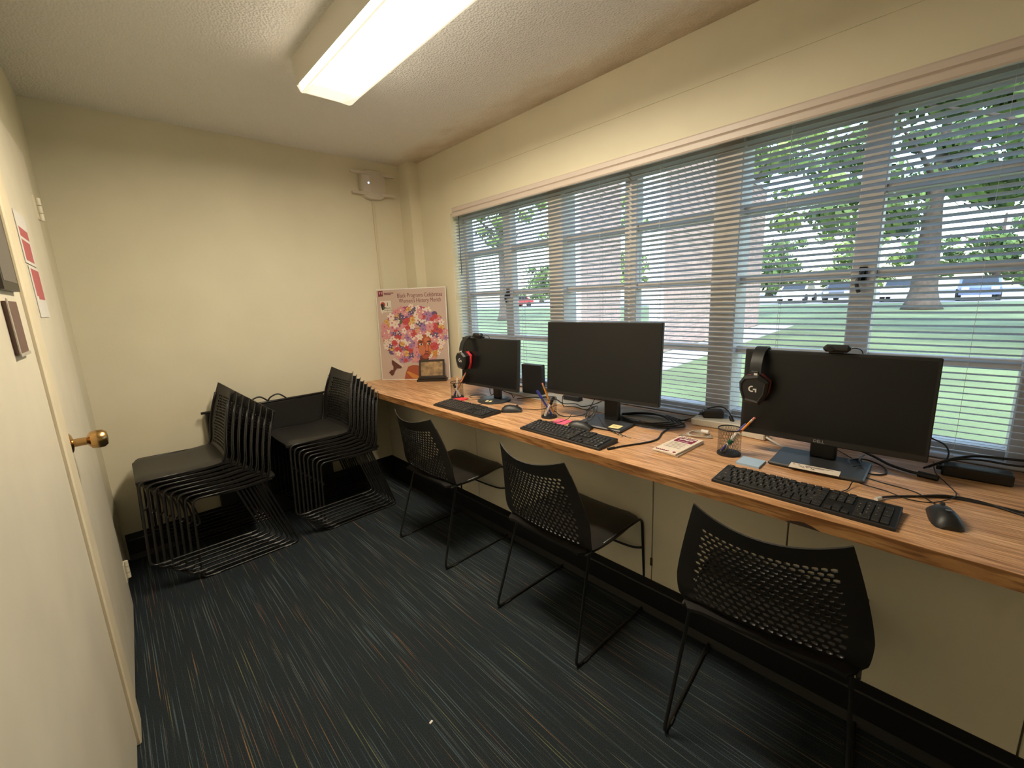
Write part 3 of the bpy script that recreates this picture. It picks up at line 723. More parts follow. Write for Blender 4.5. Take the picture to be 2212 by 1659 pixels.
cable('network_cable', 'black network cable with a clear plug near the right keyboard', [(-.44, -3.075, .003), (-.41, -3.09, .002), (-.36, -3.135, 0), (-.315, -3.19, 0), (-.30, -3.25, .001), (-.30, -3.36, 0), (-.315, -3.5, 0), (-.33, -3.7, 0)], .0032, ends=((0, .018, .006, mat('clear_plug', (.75, .72, .68), .2)),))
cable('network_cable', 'second black cable alongside the network cable at the right end of the counter', [(-.36, -3.145, .004), (-.312, -3.20, .006), (-.296, -3.27, .004), (-.325, -3.36, 0), (-.345, -3.48, 0), (-.34, -3.7, 0)], .0026)
cable('keyboard_cable', 'thin black cable looping from the right monitor base over the bare counter', [(-.475, -2.985, .006), (-.42, -3.0, .002), (-.375, -3.005, .012), (-.36, -3.03, .004), (-.36, -3.08, 0), (-.385, -3.13, 0), (-.365, -3.18, .0), (-.30, -3.22, .009), (-.20, -3.20, .002), (-.13, -3.17, .008), (-.06, -3.16, .02)], .0015)
cable('power_cable', 'black cord tangle under the right half of the right monitor', [(-.20, -2.95, .003), (-.16, -2.98, .012), (-.20, -3.0, .016), (-.25, -2.985, .016), (-.21, -2.965, .02), (-.14, -3.0, .01), (-.16, -3.05, .002), (-.22, -3.06, .0), (-.25, -3.02, .004), (-.19, -2.99, .02), (-.1, -2.99, .012)], .0024)
cable('power_cable', 'thick black power plug lead lying behind the right monitor', [(-.06, -2.98, .01), (-.09, -3.02, .006), (-.13, -3.06, .003), (-.155, -3.10, .003), (-.165, -3.135, .003)], .0045, ends=((1, .045, .010, None),))
cable('display_cable', 'black cable hanging from the right monitor edge down to the long adapter', [(-.07, -3.02, .30), (-.04, -3.06, .16), (.0, -3.13, .09), (.01, -3.18, .06), (-.02, -3.19, .03), (-.06, -3.17, .006)], .0024)
cable('display_cable', 'upper black cable leaving the frame above the long adapter', [(-.08, -3.15, .004), (-.05, -3.20, .035), (-.02, -3.26, .05), (-.03, -3.34, .06), (-.06, -3.45, .085), (-.08, -3.7, .10)], .0038)
cable('display_cable', 'lower black cable leaving the frame above the long adapter', [(-.10, -3.14, .004), (-.075, -3.20, .040), (-.06, -3.26, .050), (-.05, -3.34, .048), (-.05, -3.45, .065), (-.06, -3.7, .07)], .0034)
cable('power_cable', 'loop of thin black cable beside the round monitor base', [(-.17, -1.16, .01), (-.24, -1.175, .001), (-.31, -1.165, .001), (-.36, -1.13, .001), (-.34, -1.08, .001), (-.28, -1.085, .001), (-.27, -1.16, .002), (-.33, -1.20, .003), (-.40, -1.17, .001), (-.42, -1.1, .001)], .0015)
cable('power_cable', 'black cables hanging behind the neck of the smallest monitor', [(-.27, -1.21, .10), (-.275, -1.20, .05), (-.28, -1.215, .02), (-.26, -1.24, .03), (-.255, -1.25, .05), (-.25, -1.22, .055), (-.24, -1.30, .04), (-.235, -1.35, .03), (-.23, -1.36, .01), (-.20, -1.34, .01)], .002)
cable('keyboard_cable', 'short double lead from the left keyboard to the round base', [(-.485, -1.335, .015), (-.45, -1.33, .010), (-.42, -1.33, .012)], .0015)
cable('power_cable', 'tangle of black cables along the window between the left and middle monitors', [(-.22, -1.38, .002), (-.14, -1.43, .004), (-.11, -1.50, .006), (-.09, -1.56, .006), (-.12, -1.62, .008), (-.15, -1.68, .006), (-.13, -1.75, .01), (-.16, -1.82, .012), (-.15, -1.88, .03), (-.2, -1.97, .07)], .0026)
cable('power_cable', 'thin black lead dangling from the middle monitor to the mat', [(-.27, -1.78, .085), (-.262, -1.77, .05), (-.24, -1.76, .02), (-.19, -1.74, .006), (-.16, -1.78, .004), (-.17, -1.86, .004), (-.24, -1.96, .09)], .002)
cable('keyboard_cable', 'black cable lying in front of the mat left of the middle monitor base', [(-.27, -1.70, .001), (-.30, -1.76, .001), (-.325, -1.80, .001), (-.33, -1.85, .001), (-.28, -1.90, .003), (-.23, -1.90, .004)], .0022)
cable('keyboard_cable', 'short black lead rising from the middle keyboard by the pink notes', [(-.485, -1.885, .018), (-.44, -1.90, .008), (-.38, -1.905, .012), (-.355, -1.905, .028)], .0016)
cable('usb_cable', 'black lead ending in a silver plug on the front of the middle monitor base', [(-.355, -2.075, .03), (-.38, -2.11, .0125), (-.392, -2.15, .013), (-.402, -2.185, .004), (-.412, -2.215, .001)], .0016, ends=((1, .016, .0045, CHROME),))
cable('usb_cable', 'black lead ending in a second silver plug right of the middle monitor base', [(-.35, -2.06, .04), (-.384, -2.12, .0135), (-.398, -2.175, .010), (-.402, -2.215, .002), (-.41, -2.25, .001)], .0016, ends=((1, .018, .005, CHROME),))

# ------------------------------------------------------------------ pencil cups and what stands in them
def cup(loc, label, R=.039, Hh=.098):
    t = thing('pencil_cup', label, 'cup', loc, 0, 'black mesh pencil cups')
    b = B(); n = 44; hs = 12
    for s in (1, -1):
        for i in range(n):
            a0 = 2*pi*i/n
            for k in range(hs):
                a, c = a0+s*k*.045, a0+s*(k+1)*.045; z0, z1 = .004+k*(Hh-.006)/hs, .004+(k+1)*(Hh-.006)/hs; w_ = .011
                b.poly([(R*cos(a-w_), R*sin(a-w_), z0), (R*cos(a+w_), R*sin(a+w_), z0), (R*cos(c+w_), R*sin(c+w_), z1), (R*cos(c-w_), R*sin(c-w_), z1)])
    tag(b.build('mesh_wall', BLK, t), None, None, None, 'stuff')
    b = B(); b.tube([(R*cos(2*pi*i/28), R*sin(2*pi*i/28), Hh) for i in range(28)], .0022, 8, True); b.build('rim', BLK, t, True)
    b = B(); b.lathe([(0, 0), (R+.0015, 0), (R+.0015, .006), (R-.002, .008), (0, .003)], 28); b.build('base', BLK, t, 40)
    return t
CUPS = [(-.402, -1.035), (-.380, -1.782), (-.338, -2.632)]
cup((*CUPS[0], CZ), 'black mesh pencil cup beside the small framed picture')
cup((*CUPS[1], CZ), 'black mesh pencil cup between the left mouse and the middle monitor')
cup((*CUPS[2], CZ), 'black mesh pencil cup left of the right monitor')
def stick(name, label, cat, p0, p1, r, segs, n=6):
    p0, p1 = Vector(p0), Vector(p1); d = p1-p0; o = None
    t = thing(name, label, cat, p0)
    for nm, a, c, r0, r1, m in segs: B().cyl(d*a, d*c, r*r0, r*r1, 8).build(nm, m, t, 40)
    return t
PSEG = [('shaft', .1, .88, 1, 1, PENCIL), ('tip', 0, .1, .12, 1, PAPER), ('ferrule', .88, .94, 1.05, 1.05, FERRULE), ('eraser', .94, 1, 1, .95, ERASER)]
PEN = lambda m: [('barrel', .05, .8, 1, 1, m), ('tip', 0, .05, .3, 1, FERRULE), ('cap', .62, 1, 1.25, 1.15, m), ('clip', .7, .95, 1.5, 1.5, m)]
def incup(c, a, lean, top, zt): return (c[0]-lean*cos(a), c[1]-lean*sin(a), CZ+.006), (c[0]+top*cos(a), c[1]+top*sin(a), CZ+zt)
c3 = CUPS[2]; p0, p1 = incup(c3, -1.45, .028, .077, .150); stick('pencil', 'orange pencil leaning right in the cup by the right monitor', 'pencil', p0, p1, .0038, PSEG)
p0, p1 = incup(c3, -1.15, .028, .052, .118); stick('pen', 'dark violet ballpoint pen in the cup by the right monitor', 'pen', p0, p1, .0045, PEN(BLUEPEN))
p0, p1 = incup(c3, -1.7, .022, .030, .09); stick('marker', 'white marker with a green band inside the cup by the right monitor', 'marker', p0, p1, .0085, [('barrel', 0, .42, 1, 1, WHITE), ('band', .42, .62, 1.02, 1.02, GREENM), ('cap', .62, 1, 1.05, .9, WHITE)])
c2 = CUPS[1]; p0, p1 = incup(c2, 2.5, .028, .030, .176); stick('pencil', 'orange pencil standing in the cup by the middle keyboard', 'pencil', p0, p1, .0042, PSEG)
p0, p1 = incup(c2, 2.0, .020, .062, .135); stick('pen', 'blue pen leaning left in the cup by the middle keyboard', 'pen', p0, p1, .0048, PEN(BLUEPEN))
p0, p1 = incup(c2, -.9, .020, .026, .105); stick('marker', 'thick black marker in the cup by the middle keyboard', 'marker', p0, p1, .0075, [('barrel', 0, .6, 1, 1, WHITE), ('cap', .6, 1, 1.05, .95, BLK)])
c1 = CUPS[0]; p0, p1 = incup(c1, -1.3, .028, .075, .16); stick('pencil', 'orange pencil in the cup by the framed picture', 'pencil', p0, p1, .004, PSEG)
p0, p1 = incup(c1, -1.0, .026, .058, .145); stick('pen', 'blue pen in the cup by the framed picture', 'pen', p0, p1, .005, PEN(BLUEPEN))
p0, p1 = incup(c1, .4, .010, .012, .135); stick('pencil', 'upright pale pencil at the back of the cup by the framed picture', 'pencil', p0, p1, .0035, [('shaft', 0, .9, 1, 1, PAPER), ('tip', .9, 1, 1, .2, PENCIL)])
p0, p1 = incup(c1, 2.4, .016, .020, .085); stick('marker', 'short white marker in the cup by the framed picture', 'marker', p0, p1, .0075, [('barrel', 0, .7, 1, 1, WHITE), ('cap', .7, 1, 1.05, .95, BLK)])

# ------------------------------------------------------------------ papers
def pad(name, label, loc, rotz, w_, d_, h_, m, cat='notes', sheets=0):
    b = B(); b.box(-w_/2, w_/2, -d_/2, d_/2, 0, h_); o = b.build(name, m, None, False, loc, rotz); return tag(o, label, cat)
pad('sticky_pad', 'pad of red sticky notes behind the left keyboard', (-.432, -1.100, CZ), rz(.2), .074, .074, .006, REDP)
pad('sticky_pad', 'pad of pink sticky notes behind the middle keyboard', (-.410, -1.888, CZ), rz(.1), .076, .076, .003, PINKP)
pad('sticky_pad', 'pad of pale blue sticky notes left of the right monitor base', (-.382, -2.722, CZ), rz(.02), .073, .076, .007, BLUEP)
pad('sticky_note', 'left of two small yellow notes on the round monitor base', (-.378, -1.295, CZ+.0105), rz(.5), .016, .036, .0008, YELP)
pad('sticky_note', 'right of two small yellow notes on the round monitor base', (-.372, -1.318, CZ+.0105), rz(.5), .016, .036, .0008, YELP)
n2 = pad('sticky_note', 'yellow note on the square base of the middle monitor', (-.345, -2.150, CZ+.0122), rz(.1), .050, .050, .0008, YELP)
b = B(); [b.box(-.015, .012-.004*k, .006-k*.009, .0075-k*.009, .0009, .0011) for k in range(2)]; tag(b.build('handwriting', INK, n2), None, None, None, 'stuff')
ps = pad('paper_strip', 'white paper strip with handwriting on the base of the right monitor', (-.338, -2.897, CZ+.0122), rz(.07), .135, .047, .0006, PAPER, 'label')
b = B(); random.seed(3)
for k, (x, y) in enumerate(((-.055, .012), (-.045, .011), (-.038, .002), (-.030, -.003), (-.020, -.002), (-.010, -.006), (-.002, -.009))): b.tube(catmull([(x+random.uniform(-.005, .005), y+random.uniform(-.005, .005), .0008) for _ in range(5)], 3), .0006, 4)
for k in range(3): b.box(-.025, .05-.012*k, .013-.0045*k, .0148-.0045*k, .0007, .0009)
tag(b.build('handwriting', INK, ps), None, None, None, 'stuff')
# folded pamphlets: a small stack
for k in range(2):
    pm = thing('pamphlet', ['folded white pamphlet at the bottom of the pair by the white cable', 'folded white pamphlet with a maroon panel, on top of the pair by the white cable'][k], 'pamphlet', (-.388-.003*k, -2.466+.002*k, CZ+.0075*k), rz(-.02-.035*k), 'folded pamphlets')
    b = B(); b.loft([[(-.048, -.105, 0), (.048, -.105, 0), (.048, .105, 0), (-.048, .105, 0)], [(-.048, -.105, .004), (.048, -.105, .006), (.048, .105, .006), (-.048, .105, .004)]], True, True); b.build('folded_sheet', PAPER, pm)
    b = B()
    b.k = 0; b.box(-.036, .036, .030, .078, .0055, .0066)
    b.k = 1
    for i in range(4): b.disc((-.020+.013*i, .060+.004*(i % 2)), .008, .007, .0068, 10)
    b.box(-.022, .022, .0355, .0385, .0066, .0068)
    b.k = 2; [b.box(-.036+.009*q, -.030+.009*q, .087, .092, .0060, .0067) for q in range(8)]; [b.box(-.040+.008*q, -.035+.008*q, -.095, -.088, .0060, .0067) for q in range(7)]
    b.k = 3
    for i in range(5): b.box(-.036, .034-.006*(i % 2), .012-.014*i, .0145-.014*i, .0060, .0066)
    b.k = 0; b.disc((.034, -.090), .006, .007, .0068, 8)
    tag(b.build('print', [MAROON, WHITE, MAROON, PALEINK], pm), None, None, None, 'stuff')

# ------------------------------------------------------------------ poster across the corner and framed picture
pa = Vector((-.394, -.024, CZ)); pb_ = Vector((-.046, -.467, CZ)); pd = (pb_-pa); PW = .559; PH = .70
ang = math.atan2(pd.y, pd.x)
po = thing('poster_board', 'foam board poster of a woman with flowers for hair, standing in the corner', 'poster', (pa+pb_)/2+Vector((-.012, -.009, 0)), 0); po.rotation_euler = (radians(-3.2), 0, ang)
b = B(); b.box(-PW/2, PW/2, 0, .005, 0, PH); b.build('board', WHITE, po)
POSTER = [mat('poster_'+n, c, .75) for n, c in (('ground', (.52, .39, .33)), ('plum', (.16, .03, .05)), ('skin', (.36, .085, .035)), ('skin_light', (.52, .16, .075)), ('pink', (.60, .26, .28)), ('rose', (.50, .075, .10)), ('red', (.45, .05, .04)), ('orange', (.55, .22, .05)), ('lilac', (.36, .18, .33)), ('white', (.72, .60, .54)), ('violet', (.12, .08, .18)), ('green', (.10, .12, .07)), ('brown', (.11, .035, .025)), ('black', (.03, .02, .02)), ('card', (.66, .60, .52)), ('yellow', (.60, .42, .15)), ('magenta', (.38, .07, .19)), ('lip', (.42, .06, .05)))]
IX = {m.name[7:].split('.')[0]: i for i, m in enumerate(POSTER)}
art = B(); art.X = Matrix(((1, 0, 0, 0), (0, 0, -1, 0), (0, 1, 0, 0), (0, 0, 0, 1)))   # art x,y,layer -> board x,z,-y
def A(u, v): return ((u-.5)*PW, (1-v)*PH)
def adisc(u, v, ru, rv, lay, col, n=14, a0=0):
    x, y = A(u, v); art.k = IX[col]; art.disc((x, y), ru*PW, rv*PH, lay, n, a0)
def apoly(pts, lay, col):
    art.k = IX[col]; art.poly([(*A(u, v), lay) for u, v in pts][::-1])
art.k = 0; art.poly([(-PW/2+.006, .006, .0004), (PW/2-.006, .006, .0004), (PW/2-.006, PH-.006, .0004), (-PW/2+.006, PH-.006, .0004)])
art.k = IX['plum']; write(art, 'Black Programs Celebrates', *A(.63, .078), .0012, .045, sx=.73); write(art, "Women's History Month", *A(.63, .135), .0012, .045, sx=.73)
apoly([(.035, .018), (.105, .018), (.105, .075), (.035, .08)], .0008, 'plum'); 
for k in range(2):
    art.k = IX['white']; 
    apoly([(.045+.03*k, .03), (.07+.03*k, .03), (.06+.03*k, .062)], .0012, 'pink')
for k in range(2): apoly([(.12, .04+.014*k), (.26-.04*k, .04+.014*k), (.26-.04*k, .049+.014*k), (.12, .049+.014*k)], .0008, 'plum')
apoly([(.055, .125), (.215, .125), (.215, .245), (.09, .25), (.08, .272), (.07, .252), (.055, .25)], .0008, 'card')
adisc(.095, .165, .036, .028, .0012, 'red', 8, .4); apoly([(.06, .165), (.10, .15), (.115, .19), (.10, .225), (.08, .225)], .0016, 'black'); adisc(.112, .20, .014, .016, .0018, 'green', 8)
art.k = IX['black']; write(art, 'Black', *A(.165, .205), .0014, .022); write(art, 'Programs', *A(.165, .228), .0014, .016)
apoly([(.16, .145), (.168, .145), (.168, .18), (.16, .18)], .0012, 'black')
# shoulder and face
apoly([(.335, .992), (.36, .92), (.40, .855), (.46, .838), (.53, .838), (.60, .86), (.62, .992)], .0008, 'skin')
apoly([(.37, .915), (.40, .905), (.56, .965), (.56, .99), (.46, .985)], .0012, 'orange')
fc = (.665, .64)
random.seed(11)
def flower(u, v, r, col, lay, petals=5, ctr='yellow'):
    x, y = A(u, v); a0 = random.uniform(0, 6.28)
    for k in range(petals):
        a = a0+2*pi*k/petals; art.k = IX[col]
        cx, cy = x+cos(a)*r*.55, y+sin(a)*r*.55; pts = []
        for i in range(8):
            t = 2*pi*i/8; px_, py_ = cos(t)*r*.52, sin(t)*r*.34; pts.append((cx+px_*cos(a)-py_*sin(a), cy+px_*sin(a)+py_*cos(a), lay+.00003*k))
        art.poly(pts)
    art.k = IX[ctr]; art.disc((x, y), r*.2, r*.2, lay+.0003, 8)
def rose(u, v, r, col, col2, lay):
    x, y = A(u, v); art.k = IX[col]; art.disc((x, y), r, r*.92, lay, 9, random.random()); art.k = IX[col2]
    for k in range(5):
        a = random.random()+k*1.256; art.disc((x+cos(a)*r*.55, y+sin(a)*r*.55), r*.4, r*.3, lay+.0001+.00003*k, 7, a)
    art.k = IX[col]; art.disc((x, y), r*.38, r*.34, lay+.0004, 8)
def inside(u, v):
    e = ((u-.52)/.455)**2+((v-.50)/.305)**2
    if e > 1: return False
    if ((u-fc[0])/.115)**2+((v-fc[1])/.125)**2 < 1: return False
    if v > .74 and u > .80: return False
    if v > .80: return False
    return True
bgc = ['pink', 'lilac', 'rose', 'magenta', 'violet', 'orange', 'green']
cnt = 0; lay = .0010
while cnt < 230:
    u, v = random.uniform(.05, .99), random.uniform(.18, .82)
    if not inside(u, v): continue
    lay += .000004; c = random.choice(bgc); art.k = IX[c]; x, y = A(u, v); art.disc((x, y), random.uniform(.014, .028), random.uniform(.010, .022), lay, 7, random.random()*3); cnt += 1
cnt = 0; lay = .0022
placed = []
while cnt < 125:
    u, v = random.uniform(.07, .97), random.uniform(.19, .81)
    if not inside(u, v) or any((u-a)**2+((v-b_)*1.25)**2 < .052**2 for a, b_ in placed):
        if random.random() < .985 or not inside(u, v): continue
    placed.append((u, v)); lay += .000012; cnt += 1; k = random.random()
    r = random.uniform(.018, .032)
    if k < .30: flower(u, v, r, 'white', lay, 6 if k < .1 else 5, random.choice(['yellow', 'rose', 'orange']))
    elif k < .52: flower(u, v, r*1.1, 'pink', lay, random.choice((5, 6, 8)), random.choice(['rose', 'yellow', 'white']))
    elif k < .66: rose(u, v, r*.95, 'red', 'rose', lay)
    elif k < .80: rose(u, v, r*.95, 'orange', 'yellow', lay)
    elif k < .92: flower(u, v, r, 'lilac', lay, 5, 'violet')
    else: flower(u, v, r*.9, 'violet', lay, 4, 'white')
fl = .0042
adisc(fc[0]-.02, fc[1]+.13, .065, .05, fl-.0003, 'brown', 12)
art.k = IX['skin']; fpts = [(.0, -.135), (.055, -.125), (.09, -.085), (.10, -.02), (.088, .05), (.055, .105), (.01, .135), (-.04, .12), (-.08, .06), (-.105, 0), (-.10, -.06), (-.06, -.12)]
art.poly([(*A(fc[0]+a, fc[1]+b_), fl) for a, b_ in fpts])
for (a, b_, ra, rb, c) in ((-.045, .03, .05, .055, 'skin_light'), (.03, -.075, .04, .03, 'skin_light'), (.075, .02, .022, .04, 'skin_light'), (.025, .015, .016, .05, 'skin_light')): adisc(fc[0]+a, fc[1]+b_, ra, rb, fl+.0002, c)
for s, (a, b_) in enumerate(((-.055, -.03), (.058, -.035))):
    adisc(fc[0]+a, fc[1]+b_-.026, .032, .007, fl+.0004, 'black', 10); adisc(fc[0]+a, fc[1]+b_, .027, .012, fl+.0004, 'card', 10); adisc(fc[0]+a+.004, fc[1]+b_, .012, .012, fl+.0006, 'black', 10)
adisc(fc[0]+.022, fc[1]+.045, .024, .012, fl+.0004, 'brown', 10); adisc(fc[0]+.024, fc[1]+.038, .014, .010, fl+.0006, 'skin_light', 10)
adisc(fc[0]+.015, fc[1]+.080, .036, .009, fl+.0004, 'brown', 12); adisc(fc[0]+.015, fc[1]+.091, .032, .011, fl+.0005, 'lip', 12)
rose(.80, .635, .034, 'red', 'rose', fl+.0004); flower(.60, .53, .026, 'white', fl+.0006, 6); flower(.72, .50, .022, 'white', fl+.0006, 5)
for u, v in ((.735, .79), (.78, .77)): flower(u, v, .02, 'pink', fl+.0004, 5)
apoly([(.74, .78), (.79, .70), (.84, .66), (.83, .74), (.78, .79)], fl+.0002, 'orange')
# afro comb
apoly([(.165, .785), (.185, .775), (.31, .85), (.295, .872), (.235, .87), (.205, .90), (.185, .935), (.155, .955), (.115, .915), (.145, .89), (.18, .885), (.185, .85), (.165, .82)], .0036, 'brown')
for k in range(9):
    t = k/8; u, v = .185+.125*t, .775+.075*t; apoly([(u, v+.004), (u+.018, v-.022), (u+.026, v-.018), (u+.010, v+.010)], .0044, 'white')
tag(art.build('print', POSTER, po), None, None, None, 'stuff')

ftl = (Vector((-.268, -.339, CZ))+Vector((-.111, -.504, CZ)))/2; fa = math.atan2(-.165, .157)
fr = thing('photo_frame', 'small dark wood frame with a sepia picture, standing before the poster', 'picture frame', ftl, fa)
b = B(); b.rbox(-.113, .113, -.025, .045, 0, .018, .003); b.rbox(-.105, .105, -.016, .036, .018, .030, .003); b.build('plinth', mat('dark_walnut', (.02, .012, .008), .4), fr)
TL = radians(-14)
b = B(); b.X = Matrix.Translation((0, -.004, .028)) @ Matrix.Rotation(TL, 4, 'X')
for q in ((-.098, .098, 0, .014), (-.098, .098, .122, .136), (-.098, -.084, .014, .122), (.084, .098, .014, .122)): b.rbox(q[0], q[1], -.004, .008, q[2], q[3], .002)
b.build('frame', mat('dark_walnut_frame', (.022, .014, .010), .35), fr)
b = B(); b.X = Matrix.Translation((0, -.004, .028)) @ Matrix.Rotation(TL, 4, 'X'); b.box(-.084, .084, 0, .004, .014, .122); b.build('picture', PHOTO, fr)

# ------------------------------------------------------------------ router and conduit
ro = thing('wireless_router', 'white four-armed wireless router with a blue light, high on the far wall', 'router', (-.318, -.02, 2.252), 0)
b = B(); pts = []
for i in range(28):
    a = 2*pi*i/28; c, s = cos(a), sin(a); pts.append((math.copysign(abs(c)**.62, c)*.098, math.copysign(abs(s)**.62, s)*.102))
b.X = Matrix(((1, 0, 0, 0), (0, 0, -1, 0), (0, 1, 0, 0), (0, 0, 0, 1)))
b.loft([[(x*k, y*k, z) for x, y in pts] for k, z in ((1, -.018), (1, .012), (.96, .022), (.85, .026))], True, True); b.build('housing', RWHITE, ro, 40)
b = B(); b.rbox(-.086, -.030, -.0275, -.024, -.055, .06, .001); b.build('side_panel', mat('router_panel', (.66, .60, .54), .35), ro)
b = B(); b.cyl((-.042, -.0275, .008), (-.042, -.0285, .008), .006, None, 10); b.build('status_light', LED, ro)
for s in (-1, 1):
    for z in (.075, -.065):
        b = B(); b.loft([[(s*x, -.022+yy*hw, z+zz*hh) for yy, zz in ((-1, -1), (1, -1), (1, 1), (-1, 1))] for x, hw, hh in ((.06, .008, .011), (.10, .008, .010), (.165, .006, .008), (.172, .004, .005))], True, True); b.build('antenna', RWHITE, ro)
b = B(); b.rbox(-.318-.009, -.318+.009, -.012, 0, CZ, 2.152, .002); tag(b.build('cable_channel', mat('painted_raceway', (.66, .585, .42), .45), None), 'thin painted cable channel running down from the router behind the poster', 'cable channel')

# ------------------------------------------------------------------ signs on the doors
def sign(name, label, y0, y1, z0, z1, th, m, x0=0.0):
    b = B(); b.box(0, th, y0, y1, z0, z1); return tag(b.build(name, m, None, False, (0, 0, 0)), label, 'sign')
def on_wall(o, x=0):
    o.location = lw(x, 0, 0); o.rotation_euler = (0, 0, -AL); return o
REDPR = mat('faded_red_print', (.50, .12, .13), .6)
for nm, lab, (y0, y1), (z0, z1) in (('door_notice', 'upper white and red paper notice on the far door', (-1.22, -1.02), (1.565, 1.72)), ('door_notice', 'lower white and red paper notice on the far door', (-1.19, -.99), (1.40, 1.56))):
    s = on_wall(sign(nm, lab, y0, y1, z0, z1, .0015, WHITE), .001); b = B(); h = z1-z0
    if 'upper' in lab:
        b.box(.0015, .0018, y0+.02, y1-.02, z0+h*.52, z0+h*.70); b.box(.0015, .0018, y0+.02, y1-.03, z0+h*.06, z0+h*.46)
    else: b.box(.0015, .0018, y0+.02, y1-.02, z0+h*.42, z0+h*.95); b.box(.0015, .0018, y0+.05, y1-.02, z0+h*.36, z0+h*.42)
    b.build('red_print', REDPR, s)
s = on_wall(sign('room_sign', 'dark framed room sign on the near door', -1.75, -1.56, 1.465, 1.68, .012, DARKM), .002)
b = B(); b.box(.012, .0125, -1.735, -1.575, 1.485, 1.665); b.build('sign_face', mat('grey_sign_face', (.16, .14, .12), .5), s)
s = on_wall(sign('name_plate', 'narrow dark name plate in a clear holder on the near door', -1.74, -1.62, 1.32, 1.44, .008, mat('brown_print', (.16, .09, .075), .5)), .002)
b = B(); b.box(.008, .010, -1.745, -1.735, 1.315, 1.445); b.box(.008, .010, -1.745, -1.615, 1.315, 1.322); b.build('clear_holder', mat('clear_acrylic', (.5, .46, .4), .2), s)

b = B(); b.prism([(0, 0), (.012, .003), (.010, .010), (-.002, .007)], 0, .003); tag(b.build('paper_scrap', WHITE, None, False, tuple(Vector((-1.36, -2.10, .0005)))), 'tiny white scrap lying on the striped carpet', 'scrap')

# ------------------------------------------------------------------ outside
tag(B().box(.25, 34.6, -40, 90, -.12, 0).build('lawn', GRASS), 'green lawn seen through the blinds', 'lawn')
tag(B().box(34.6, 90, -60, 130, -.12, .02).build('parking_lot', ASPH), 'pale parking lot beyond the lawn', 'parking lot')
tag(B().prism([(2, .3), (15.5, 1.15), (15.5, 2.2), (2, 1.18)], 0, .02).build('garden_path', CONC), 'concrete path along the pink brick screen wall', 'path')
def brick_wall(xa, xb, label):
    ya = 1.64+(xa-7)*.077; t = thing('brick_wall', label, 'wall', (xa, ya, 0), math.atan(.077))
    ln = (xb-xa)*1.003; hh = 4.6; B().box(0, ln, .012, .34, 0, hh).build('mortar_core', MORTAR, t)
    cb_ = B(); rows = 46; bh = hh/rows
    for r in range(rows):
        x = -(.2 if r % 2 else 0)
        while x < ln:
            a, c = max(0, x+.008), min(ln, x+.392)
            if c-a > .03: cb_.box(a, c, 0, .02, r*bh+.008, (r+1)*bh-.008)
            x += .4
    tag(cb_.build('brick_facing', BRICK, t), None, None, None, 'stuff')
    B().box(-.05, ln+.05, -.03, .37, hh, hh+.12).build('coping', CONC, t)
    return t
bw1 = brick_wall(7.3, 15.6, 'long pink brick wall outside, seen right of the middle monitor')
for k in range(1):
    b = B(); b.box(3.2, 3.7, -.02, .03, .8, 2.6); b.build('narrow_window', mat('dark_outside_glass', (.10, .13, .15), .1), bw1)
brick_wall(4.0, 5.35, 'short pink brick wall outside, seen above the middle monitor')
def tree(x, y, h, r, tr, m, label, n=2600, low=.35, ls=1.):
    t = thing('tree', label, 'tree', (x, y, 0))
    b = B(); b.tube(catmull([(0, 0, 0), (.05, .03, h*.25), (-.04, .05, h*.5), (.08, 0, h*.8)], 5), lambda s: tr*(1.35-1.05*s) if s > .08 else tr*(1.9-6*s), 10)
    for k in range(5):
        a = k*1.256+.3; b.tube(catmull([(0, 0, h*(.38+.05*k)), (cos(a)*r*.3, sin(a)*r*.3, h*(.5+.05*k)), (cos(a)*r*.7, sin(a)*r*.7, h*(.6+.05*k))], 4), lambda s: tr*.35*(1-.8*s), 6)
    b.build('trunk', BARK, t, True)
    b = B(); rnd = random.Random(int(x*100+y*7)); cl = [(rnd.gauss(0, r*.42), rnd.gauss(0, r*.42), h*(low+.62*rnd.random()), rnd.uniform(.5, 1.1)) for _ in range(46)]
    for i in range(n):
        c = cl[i % len(cl)]; d = Vector((rnd.gauss(0, 1), rnd.gauss(0, 1), rnd.gauss(0, 1))); d.normalize(); q = Vector(c[:3])+Vector((d.x, d.y, d.z*.7))*c[3]*r*.23*rnd.random()**.4
        s = rnd.uniform(.12, .27)*ls; u = d.orthogonal().normalized(); v = d.cross(u)
        b.poly([q-u*s, q-v*s*.55, q+u*s, q+v*s*.55])
    tag(b.build('foliage', m, t), None, None, None, 'stuff')
tree(26.5, -1.3, 11, 5.6, .42, LEAF, 'big shade tree on the lawn, seen above the right monitor', 8500, .36)
tree(18.6, 4.2, 9, 3.8, .22, LEAF2, 'pale leafy tree on the lawn, seen left of the wide window post', 3600, .42)
tree(12.5, -4.4, 8.5, 4.4, .2, LEAF, 'leafy tree nearest the window at the right', 7000, .42)
tree(16, 16.5, 9, 3.2, .3, LEAF2, 'slim tree on the lawn, seen above the smallest monitor', 1500, .5)
tree(30, 20, 10, 5.5, .3, LEAF2, 'pale tree near the parking lot, seen through the left blind', 3000, .3)
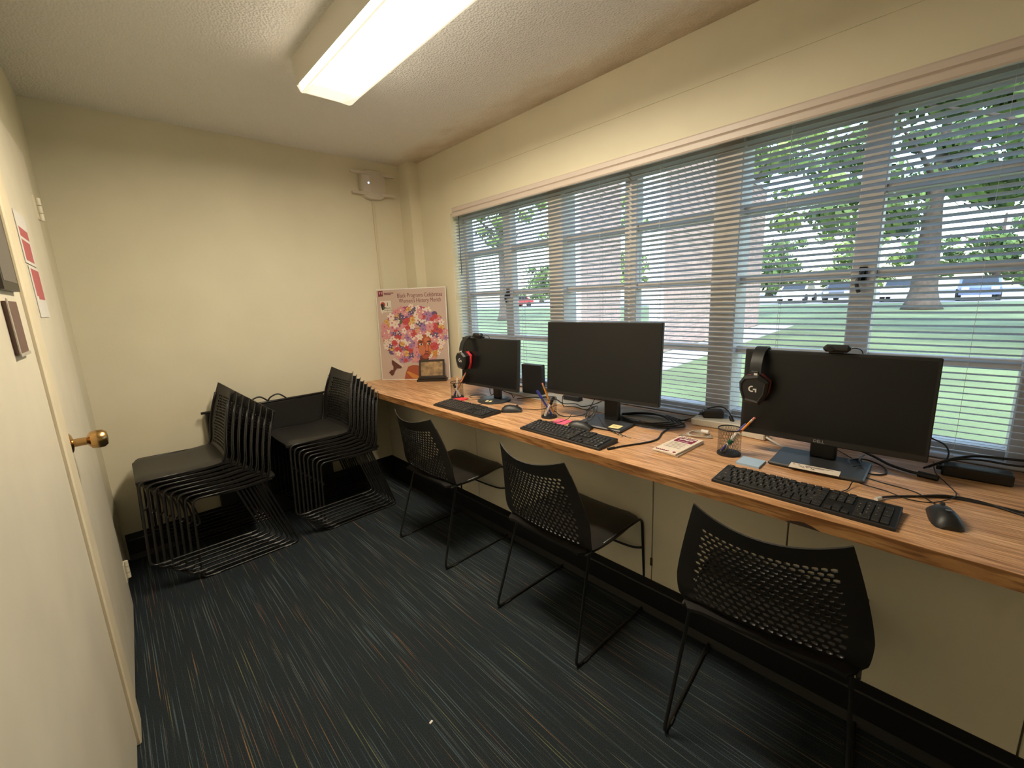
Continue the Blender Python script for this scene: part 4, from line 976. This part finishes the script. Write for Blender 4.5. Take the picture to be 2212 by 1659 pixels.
for k, (x, y, lab) in enumerate(((66, -4, 'above the blue car'), (67, 7.5, 'above the black car'), (66, 17, 'above the white car'), (67, 42, 'in the gap between the two brick walls'), (66, 60, 'above the dark red car'))):
    tree(x, y, 9.5+k % 2*2, 6.2, .3, LEAF2 if k % 2 else LEAF, 'tree beyond the parking lot, '+lab, 2600, .1, 1.7)
def car(x, y, rot_, col, label):
    t = thing('car', label, 'car', (x, y, .02), rot_, 'parked cars beyond the lawn')
    paint = mat('car_paint', col, .25)
    prof = [(-2.15, .35), (-2.2, .75), (-1.9, .92), (-1.35, .98), (-.75, 1.42), (.75, 1.45), (1.45, 1.02), (2.1, .92), (2.2, .6), (2.15, .35)]
    b = B(); b.loft([[(x_, y_, z if z < .95 or abs(y_) < .8 else z) for x_, z in prof] for y_ in (-.85, .85)], True, True); b.build('car_body', paint, t)
    for s in (-1, 1):
        b = B(); b.poly([(-1.15, s*.856, 1.0), (1.25, s*.856, 1.02), (.7, s*.856, 1.38), (-.72, s*.856, 1.36)][::s]); b.build('side_window', CARG, t)
    b = B(); b.poly([(-1.3, -.75, 1.03), (-.78, -.7, 1.41), (-.78, .7, 1.41), (-1.3, .75, 1.03)]); b.X = Matrix.Translation((-.012, 0, .012)); b.v = [tuple(b.X @ Vector(v)) for v in b.v]; b.build('windscreen', CARG, t)
    for sx in (-1.35, 1.35):
        for sy in (-.82, .82): b = B(); b.cyl((sx, sy-.1, .33), (sx, sy+.1, .33), .33, None, 16); b.build('wheel', TYRE, t)
    for s in (-.6, .6): b = B(); b.rbox(-2.22, -2.16, s-.16, s+.16, .66, .8, .02); b.build('headlight', WHITE, t)
CARC = [(.75, .76, .78), (.10, .11, .13), (.70, .72, .75), (.62, .64, .68), (.12, .16, .28), (.78, .78, .78), (.35, .05, .05)]
for y, c, lab in ((6.6, 0, 'parked white car just right of the long pink brick wall'), (3.6, 1, 'parked black car half hidden by the window stile with the handle, right blind'), (.5, 2, 'parked silver car beside the trunk of the big shade tree'), (-3.0, 4, 'parked blue car farthest right beyond the lawn'), (38, 6, 'parked dark red car seen through the left blind')):
    car(37.8+random.uniform(-.4, .4), y, random.uniform(-.06, .06), CARC[c], lab)
